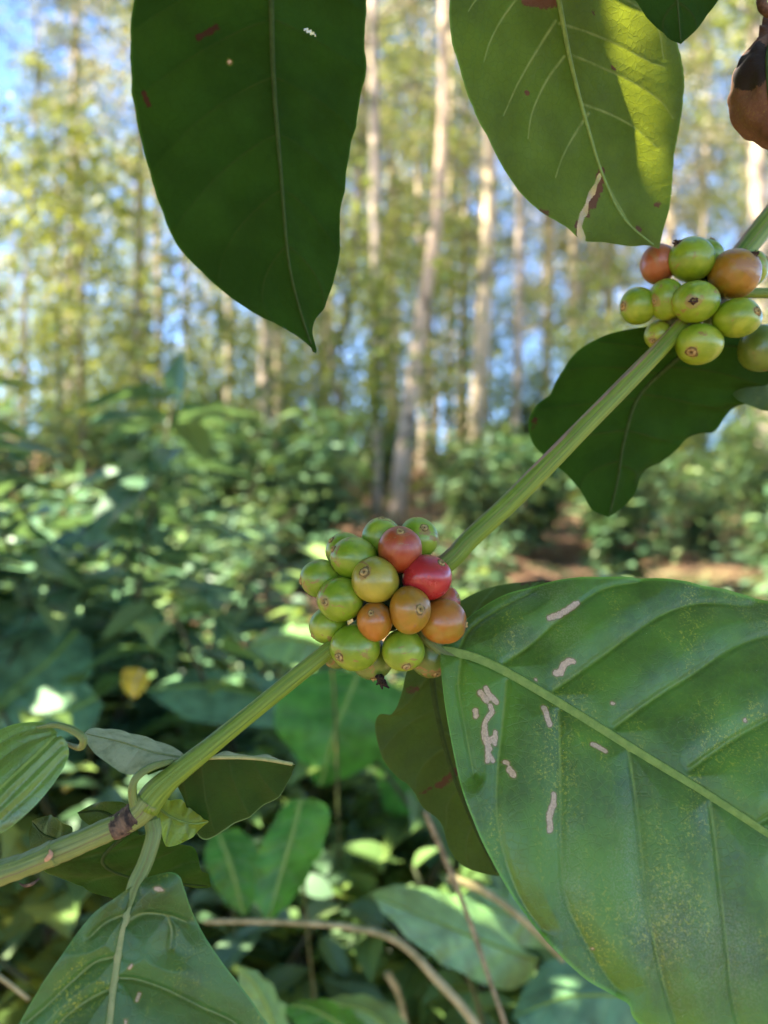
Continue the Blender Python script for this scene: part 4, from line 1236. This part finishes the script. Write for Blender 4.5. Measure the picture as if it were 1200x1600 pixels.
# vine leaves climbing the slim trunk
rs = np.random.RandomState(9)
n = 380
yp = 430 + rs.rand(n) * 240
xx = 588 + rs.randn(n) * (12 + 8 * np.sin(yp * .05))
pos = np.array([P(a_, b_, 10.9 + rs.randn() * .12) for a_, b_ in zip(xx, yp)])
V, Fc, rn = leaf_cloud(pos, rs.randn(n, 3) * np.array([1, .5, .5]) + np.array([0, -.5, -.4]), .10 + .08 * rs.rand(n), .4 + .6 * rs.rand(n), T_HEART, rs.randn(n, 3) * .4)
vine = tag(empty('climbing_vine', (pos[0][0], 10.9, float(hgt(pos[0][0], 10.9)))), 'bright yellow green vine climbing the slim grey trunk', 'vine')
mesh_obj('foliage', V, Fc, F_LIME, vine, {'rnd': rn}, smooth=False)
tube('stem', [np.array([P(588, 800, 10.85)[0], 10.85, float(hgt(0, 10.85))]), P(580, 650, 10.82), P(596, 540, 10.82), P(584, 430, 10.85)], [.02, .018, .014, .008], M_TWIG, vine, n_len=40, n_ang=6, lump=.1)

# =================================================================== MID-DISTANCE PLANTS (placed leaf by leaf)
M_MIDG = leaf_mat('mid_leaf_green', (.05, .17, .022), (.055, .17, .022), (.12, .38, .02), tfac=.35, rough=.5, spec=.3, stip=.1)
M_MIDP = leaf_mat('mid_leaf_pale', (.13, .26, .08), (.12, .22, .06), (.3, .45, .08), tfac=.25, rough=.42, stip=.2)
M_MIDT = leaf_mat('mid_leaf_teal', (.10, .21, .095), (.08, .18, .075), (.1, .22, .04), tfac=.2, rough=.55, spec=.35)
M_MIDY = leaf_mat('mid_leaf_yellow', (.5, .36, .02), (.45, .33, .02), (.4, .3, .02), tfac=.35, rough=.6)
M_STRAW = plain_mat('straw', (.22, .19, .08), (.40, .33, .16), .7, 60)
M_GSTEM = plain_mat('green_stalk', (.04, .06, .015), (.10, .09, .03), .7, 60)


def mid_plant(name, label, cat, leaves, stalks, basepx, baseY):
    baseY *= 1.32
    stalks = [[(q[0], q[1], q[2] * 1.32, q[3]) for q in s_] for s_ in stalks]
    b = P(*basepx, baseY)
    gz = float(hgt(b[0], baseY))
    root = tag(empty(name, (b[0], baseY, gz)), label, cat)
    for Lf in leaves:
        mid, le, ri, mt, dl, dr_ = Lf
        mid = [(a_, b_, c_ * 1.32) for a_, b_, c_ in mid]; dl *= 1.3; dr_ *= 1.3
        fine_leaf('leaf', root, mid, le, ri, mt, M_RIB, dL=dl, dR=dr_, nt=50, ns=16, auto=[(-1, [.15, .35, .55, .75], .15, 1.2), (1, [.15, .35, .55, .75], .15, 1.2)], vw=(2.5, 1),
                  quilt=.002, wave=.002, ribw=(4, 1.5))
    for s_ in stalks:
        pth = [P(*q[:3]) for q in s_]
        rd = [q[3] * .55 * q[2] / F for q in s_]
        pth.append(np.array([pth[-1][0] * .5 + b[0] * .5 + .12 * math.sin(len(leaves) * 3.1 + pth[0][0] * 40), pth[-1][1] + .2, gz - .02])); rd.append(rd[-1])
        tube('stem', pth, rd, M_GSTEM, root, n_len=30, n_ang=8, lump=.05)
    return root


mid_plant('arrowleaf_plant', 'upright bright green leaf, blurred, below the diagonal stem', 'plant',
          [([(470, 1250, .62), (455, 1310, .60), (435, 1380, .59), (418, 1442, .58)], [(455, 1248), (425, 1290), (400, 1350), (402, 1410), (418, 1442)],
            [(490, 1245), (514, 1270), (500, 1330), (460, 1400), (418, 1442)], M_MIDG, .01, .02),
           ([(340, 1300, .75), (360, 1350, .73), (382, 1432, .72)], [(335, 1290), (320, 1340), (345, 1400), (382, 1432)], [(370, 1290), (405, 1330), (405, 1390), (382, 1432)], M_MIDG, .0, .02)],
          [[(480, 1245, .625, 4), (485, 1300, .66, 4), (480, 1450, .7, 5)], [(350, 1290, .76, 3), (362, 1400, .8, 4), (370, 1500, .8, 4)]], (480, 1500), .7)
mid_plant('broadleaf_plant', 'pale green broad leaf, blurred, beside the dry twig at the bottom', 'plant',
          [([(838, 1500, .66), (780, 1480, .63), (680, 1440, .60), (577, 1396, .58)], [(830, 1530), (780, 1545), (690, 1505), (620, 1450), (577, 1396)],
            [(800, 1470), (760, 1420), (690, 1395), (620, 1385), (577, 1396)], M_MIDP, -.03, .06),
           ([(850, 1440, .75), (800, 1430, .72), (715, 1402, .7)], [(850, 1480), (790, 1475), (740, 1440), (715, 1402)], [(850, 1420), (800, 1395), (750, 1385), (715, 1402)], M_MIDP, -.02, .04)],
          [[(835, 1505, .66, 4), (850, 1560, .7, 5), (860, 1640, .72, 5)]], (850, 1600), .72)
mid_plant('broadleaf_plant', 'teal green leaf, blurred, under the edge of the large spotted leaf', 'plant',
          [([(1040, 1560, .62), (960, 1555, .6), (880, 1560, .58), (800, 1590, .56)], [(1040, 1600), (960, 1650), (860, 1640), (800, 1590)], [(1030, 1530), (960, 1500), (870, 1500), (830, 1530), (800, 1590)],
            M_MIDT, -.03, .05)],
          [[(1040, 1565, .62, 4), (1060, 1640, .66, 5), (1060, 1700, .7, 5)]], (1050, 1650), .7)
mid_plant('broadleaf_plant', 'pale grey green leaf blades, blurred, at the bottom beside the drooping leaf', 'plant',
          [([(440, 1640, .5), (420, 1580, .5), (400, 1540, .5), (372, 1508, .5)], [(420, 1660), (392, 1600), (375, 1550), (372, 1508)], [(455, 1640), (445, 1580), (415, 1530), (372, 1508)], M_MIDP, .0, .02),
           ([(570, 1640, .55), (530, 1600, .55), (480, 1575, .55), (442, 1572, .55)], [(560, 1670), (500, 1630), (460, 1600), (442, 1572)], [(590, 1640), (560, 1590), (500, 1562), (442, 1572)], M_MIDG, -.01, .03),
           ([(640, 1640, .6), (600, 1600, .6), (560, 1575, .6), (500, 1565, .6)], [(630, 1670), (570, 1630), (520, 1600), (500, 1565)], [(650, 1640), (620, 1580), (560, 1555), (500, 1565)], M_MIDP, -.01, .03)],
          [[(440, 1640, .5, 4), (450, 1720, .55, 5)], [(570, 1640, .55, 4), (560, 1720, .58, 5)]], (500, 1700), .6)
mid_plant('taro_plant', 'big soft green leaf, far out of focus, right under the cherry cluster', 'plant',
          [([(560, 1050, .95), (540, 1100, .92), (520, 1150, .9), (500, 1230, .9)], [(520, 1045), (450, 1070), (430, 1130), (470, 1190), (500, 1230)], [(590, 1050), (640, 1100), (625, 1160), (570, 1200), (500, 1230)], M_MIDG, .03, .04),
           ([(600, 1180, 1.0), (640, 1220, .98), (690, 1270, .96)], [(590, 1200), (600, 1260), (640, 1290), (690, 1270)], [(610, 1170), (660, 1180), (700, 1220), (690, 1270)], M_MIDG, .02, .03)],
          [[(560, 1050, .96, 4), (555, 1200, 1.1, 5), (550, 1400, 1.15, 5)], [(600, 1180, 1.0, 4), (590, 1300, 1.1, 5)]], (560, 1500), 1.15)
mid_plant('taro_plant', 'broad dark green leaf, far out of focus, left of the diagonal stem', 'plant',
          [([(470, 1110, 1.1), (400, 1085, 1.08), (320, 1072, 1.06), (225, 1080, 1.05)], [(480, 1140), (400, 1135), (300, 1125), (225, 1080)], [(480, 1080), (400, 1055), (300, 1050), (225, 1080)], M_MIDT, -.04, .06),
           ([(200, 1260, 1.0), (240, 1230, 1.0), (300, 1215, 1.0), (370, 1220, 1.0)], [(200, 1220), (260, 1180), (330, 1190), (370, 1220)], [(200, 1290), (260, 1300), (330, 1270), (370, 1220)], M_MIDT, .05, -.02)],
          [[(475, 1112, 1.1, 4), (470, 1250, 1.2, 5)], [(200, 1255, 1.0, 4), (190, 1400, 1.1, 5)]], (450, 1500), 1.2)
mid_plant('taro_plant', 'large grey green heart leaves, far out of focus, at the left border', 'plant',
          [([(120, 985, 1.15), (80, 1030, 1.1), (30, 1070, 1.08), (-40, 1120, 1.05)], [(90, 965), (20, 980), (-40, 1040), (-40, 1120)], [(140, 1000), (140, 1060), (60, 1110), (-40, 1120)], M_MIDT, .05, -.03),
           ([(150, 1090, 1.0), (110, 1110, .97), (60, 1130, .96), (0, 1160, .95)], [(140, 1070), (70, 1075), (10, 1110), (0, 1160)], [(160, 1100), (140, 1140), (70, 1160), (0, 1160)], M_MIDT, .04, -.02),
           ([(240, 950, 1.3), (200, 985, 1.27), (150, 1010, 1.25), (90, 1030, 1.22)], [(220, 930), (150, 945), (100, 980), (90, 1030)], [(260, 960), (250, 1000), (180, 1040), (90, 1030)], M_MIDT, .05, -.03)],
          [[(125, 985, 1.15, 4), (135, 1150, 1.25, 5)], [(155, 1090, 1.0, 4), (150, 1250, 1.1, 5)], [(245, 950, 1.3, 4), (240, 1150, 1.35, 5)]], (150, 1400), 1.25)
mid_plant('broadleaf_plant', 'pale yellowish leaf, blurred, touching the left side of the cherry cluster', 'plant',
          [([(510, 1010, .75), (470, 1000, .74), (430, 1000, .74), (390, 1010, .74)], [(510, 1030), (470, 1040), (420, 1030), (390, 1010)], [(510, 990), (470, 978), (420, 985), (390, 1010)], M_MIDP, -.02, .03)],
          [[(512, 1010, .75, 3), (525, 1150, .85, 4)]], (520, 1300), .9)
Yl = tag(empty('fallen_leaf', P(212, 1065, 1.3)), 'bright yellow dead leaf caught among the dark shrubs', 'leaf')
fine_leaf('blade', Yl, [(222, 1046, 1.3), (212, 1066, 1.3), (206, 1092, 1.3)], [(214, 1044), (193, 1047), (191, 1072), (206, 1092)], [(228, 1050), (233, 1066), (220, 1084), (206, 1092)], M_MIDY, M_STRAW,
          nt=30, ns=12, wave=.002, quilt=.001, ribw=(2, 1))
Yl = tag(empty('fallen_leaf', P(102, 1230, 1.2)), 'small orange yellow leaf behind the pleated leaf', 'leaf')
fine_leaf('blade', Yl, [(108, 1213, 1.2), (104, 1225, 1.2), (99, 1238, 1.2)], [(104, 1213), (96, 1222), (99, 1238)], [(112, 1214), (112, 1230), (99, 1238)], M_MIDY, M_STRAW,
          nt=30, ns=12, wave=.002, quilt=.001, ribw=(2, 1))
# dry twigs and stalks
def twig(label, pts, mat=M_STRAW, name='dry_twig', **kw):
    V, Fc, A, L = tube_data([P(a_, b_, c_ * 1.25) for a_, b_, c_, r_ in pts], [r_ * .78 * c_ * 1.25 / F for a_, b_, c_, r_ in pts], n_len=60, n_ang=10, lump=.07, **kw)
    tag(mesh_obj(name, V, Fc, mat, None, {'ang': A, 'len': L}), label, 'twig')


twig('tan arched stalk, blurred, curving down to the bottom edge', [(320, 1440, .62, 4), (420, 1440, .6, 5), (540, 1448, .58, 6), (620, 1470, .57, 7), (680, 1528, .56, 8), (745, 1605, .55, 8), (800, 1720, .56, 8)])
twig('thin dry twig hanging from the dark leaf to the bottom edge', [(664, 1268, .50, 5), (682, 1310, .5, 6), (705, 1365, .5, 5), (735, 1442, .5, 5), (765, 1530, .5, 4.5), (790, 1605, .5, 5), (820, 1720, .52, 5)],
     plain_mat('dry_twig_bark', (.13, .11, .055), (.28, .23, .13), .8, 120))
twig('pale straw stalk crossing behind the dry twig', [(700, 1370, .6, 9), (760, 1395, .6, 7), (820, 1440, .6, 6), (880, 1500, .62, 5)])
twig('whitish stalk end at the lower left border', [(-60, 1490, .45, 4), (0, 1527, .44, 4.5), (45, 1562, .44, 3.5)])
twig('short straw stalk standing at the bottom centre', [(605, 1520, .7, 7), (625, 1560, .7, 6), (640, 1640, .7, 6)])
twig('yellow green upright stalk beside the pale broad leaf', [(730, 1525, .66, 4), (745, 1565, .66, 5), (765, 1650, .66, 5)], M_GSTEM)

# =================================================================== SHADE OVERHEAD: unseen leaf sprays added to block the sun
lines = [P(px_, py_, .311) for px_, py_ in [(960, 20), (1010, 60), (1030, 110), (1040, 160), (1050, 220), (1052, 280), (1000, 20), (1050, 120), (1035, 240)]]


def shade_leaves(label, target, dist, rad, n_, seed, foot, lsz=.11, depth=.3):
    rs = np.random.RandomState(seed)
    cen = np.array(target) + SUN * dist
    e1 = np.cross(SUN, [0, 1, 0]); e1 /= np.linalg.norm(e1); e2 = np.cross(SUN, e1)
    pos, dr, sz = [], [], []
    for k in range(9000):
        p = cen + e1 * rs.uniform(-rad, rad) + e2 * rs.uniform(-rad, rad) + SUN * rs.uniform(-depth, depth)
        d = rs.randn(3); d -= SUN * np.dot(d, SUN) * .8; d /= np.linalg.norm(d)
        s_ = lsz + .06 * rs.rand()
        c_ = p + d * s_ / 2
        # keep it above the frame and out of the sunbeam that reaches the hanging leaf
        if c_[1] > -.05:
            yy = max(c_[1] + .08, .02)
            if abs(c_[0]) / yy < .75 + .12 / yy and (c_[2] - CZ) / yy < .78 + .12 / yy: continue
        bad = False
        for q in lines:
            v = c_ - q
            if np.linalg.norm(v - SUN * np.dot(v, SUN)) < .045: bad = True; break
        if bad: continue
        pos.append(p); dr.append(d); sz.append(s_)
        if len(pos) > n_: break
    pos = np.array(pos); dr = np.array(dr); sz = np.array(sz)
    V, Fc, rn = leaf_cloud(pos, dr, sz, rs.rand(len(pos)), T_BROAD, np.tile(SUN * 2, (len(pos), 1)) + rs.randn(len(pos), 3) * .2)
    over = tag(empty('shade_blocker', (foot[0], foot[1], float(hgt(foot[0], foot[1])))), label, 'shrub')
    mesh_obj('foliage', V, Fc, F_SHRUB, over, {'rnd': rn}, smooth=False)
    f = np.array([foot[0], foot[1], 0.0])
    tube('stem', [f, f + np.array([.05, .05, 1.0]), (f + cen) / 2 + np.array([0, 0, .9]), cen], [.02, .018, .014, .006], M_TWIG, over, n_len=40, n_ang=10)
    return over


over = shade_leaves('unseen leaf spray added above the frame to shade the branch', (0.03, .3, CZ - .04), .85, .62, 1000, 31, (-.9, -.1))  # unseen leaves added to keep direct sun off the branch
shade_leaves('unseen leaf spray added left of the frame to shade the low plants', (-.3, 1.12, 1.12), 1.7, .9, 480, 32, (-2.0, .6), .15)  # second unseen spray, added for its shade on the low plants
# added unseen leaf, cut so its edge casts the shadow on the sunlit leaf
edge = [(820, -150), (862, -70), (885, -10), (905, 25), (935, 60), (965, 100), (990, 150), (1015, 205), (1035, 260), (1048, 320), (1050, 385), (1035, 450)]
tt = .17
ed_ = catmull(edge, 40)
G = []
for a_, b_ in ed_:
    for q in np.linspace(0, 1, 13):
        xx_ = a_ - q * (a_ - 600 - 60 * math.sin(b_ * .008))
        yv = .289 + (b_ - 10) * .00009 + (xx_ - 880 - (b_ - 10) * .25) * .00015
        G.append(P(xx_, b_, yv) + SUN * (tt + .012 * math.sin(q * 3) ))
G = np.array(G)
Fq = [(i * 13 + j, i * 13 + j + 1, (i + 1) * 13 + j + 1, (i + 1) * 13 + j) for i in range(39) for j in range(12)]
bl = mesh_obj('leaf', G, Fq, F_SHRUB, over, {'rnd': np.full(len(G), .4)})
# twig the hanging leaves grow from
tw = tag(empty('coffee_branch', P(430, -440, .23)), 'coffee twig above the frame carrying the hanging leaves', 'branch')
tube('stem', [P(100, -520, .22), P(432, -432, .23), P(640, -380, .26), P(850, -295, .295), P(1030, -352, .26), P(1210, -115, .295) + np.array([0, 0, .05]), P(1500, -200, .33)],
     [.003, .003, .0028, .0026, .0024, .0022, .002], M_STEM, tw, n_len=90, n_ang=12, ridges=.05)

# =================================================================== CAMERA, LIGHT
cam = bpy.data.cameras.new('camera')
co = bpy.data.objects.new('camera', cam)
COL.objects.link(co)
co.location = (0, 0, CZ)
co.rotation_euler = (math.radians(90), 0, 0)
cam.sensor_fit = 'AUTO'; cam.sensor_width = 36; cam.lens = 26
cam.clip_start = .01; cam.clip_end = 3000
cam.dof.use_dof = True
cam.dof.focus_distance = .29
cam.dof.aperture_fstop = 5.8
sc.camera = co

ld = bpy.data.lights.new('sun', 'SUN')
ld.energy = 5.0; ld.angle = math.radians(.5); ld.color = (1, .91, .76)
lo = bpy.data.objects.new('sun', ld)
COL.objects.link(lo)
lo.rotation_euler = Vector(SUN).to_track_quat('Z', 'Y').to_euler()
w = bpy.data.worlds.new('World'); sc.world = w; w.use_nodes = True
nt_ = w.node_tree; nt_.nodes.clear()
sky = nt_.nodes.new('ShaderNodeTexSky'); sky.sky_type = 'NISHITA'; sky.sun_disc = False
sky.sun_elevation = math.asin(SUN[2]); sky.sun_rotation = math.atan2(SUN[0], SUN[1])
sky.altitude = 3500; sky.air_density = 1.0; sky.dust_density = .4; sky.ozone_density = 6.0
bg = nt_.nodes.new('ShaderNodeBackground'); bg.inputs[1].default_value = .09
wo = nt_.nodes.new('ShaderNodeOutputWorld')
nt_.links.new(sky.outputs[0], bg.inputs[0]); nt_.links.new(bg.outputs[0], wo.inputs[0])

sc.view_settings.view_transform = 'Standard'
sc.view_settings.look = 'None'
sc.view_settings.exposure = 3.12
sc.view_settings.gamma = 1
sc.cycles.use_denoising = True
sc.cycles.max_bounces = 8
sc.cycles.transparent_max_bounces = 8
sc.cycles.caustics_reflective = False; sc.cycles.caustics_refractive = False
sc.cycles.sample_clamp_indirect = 8
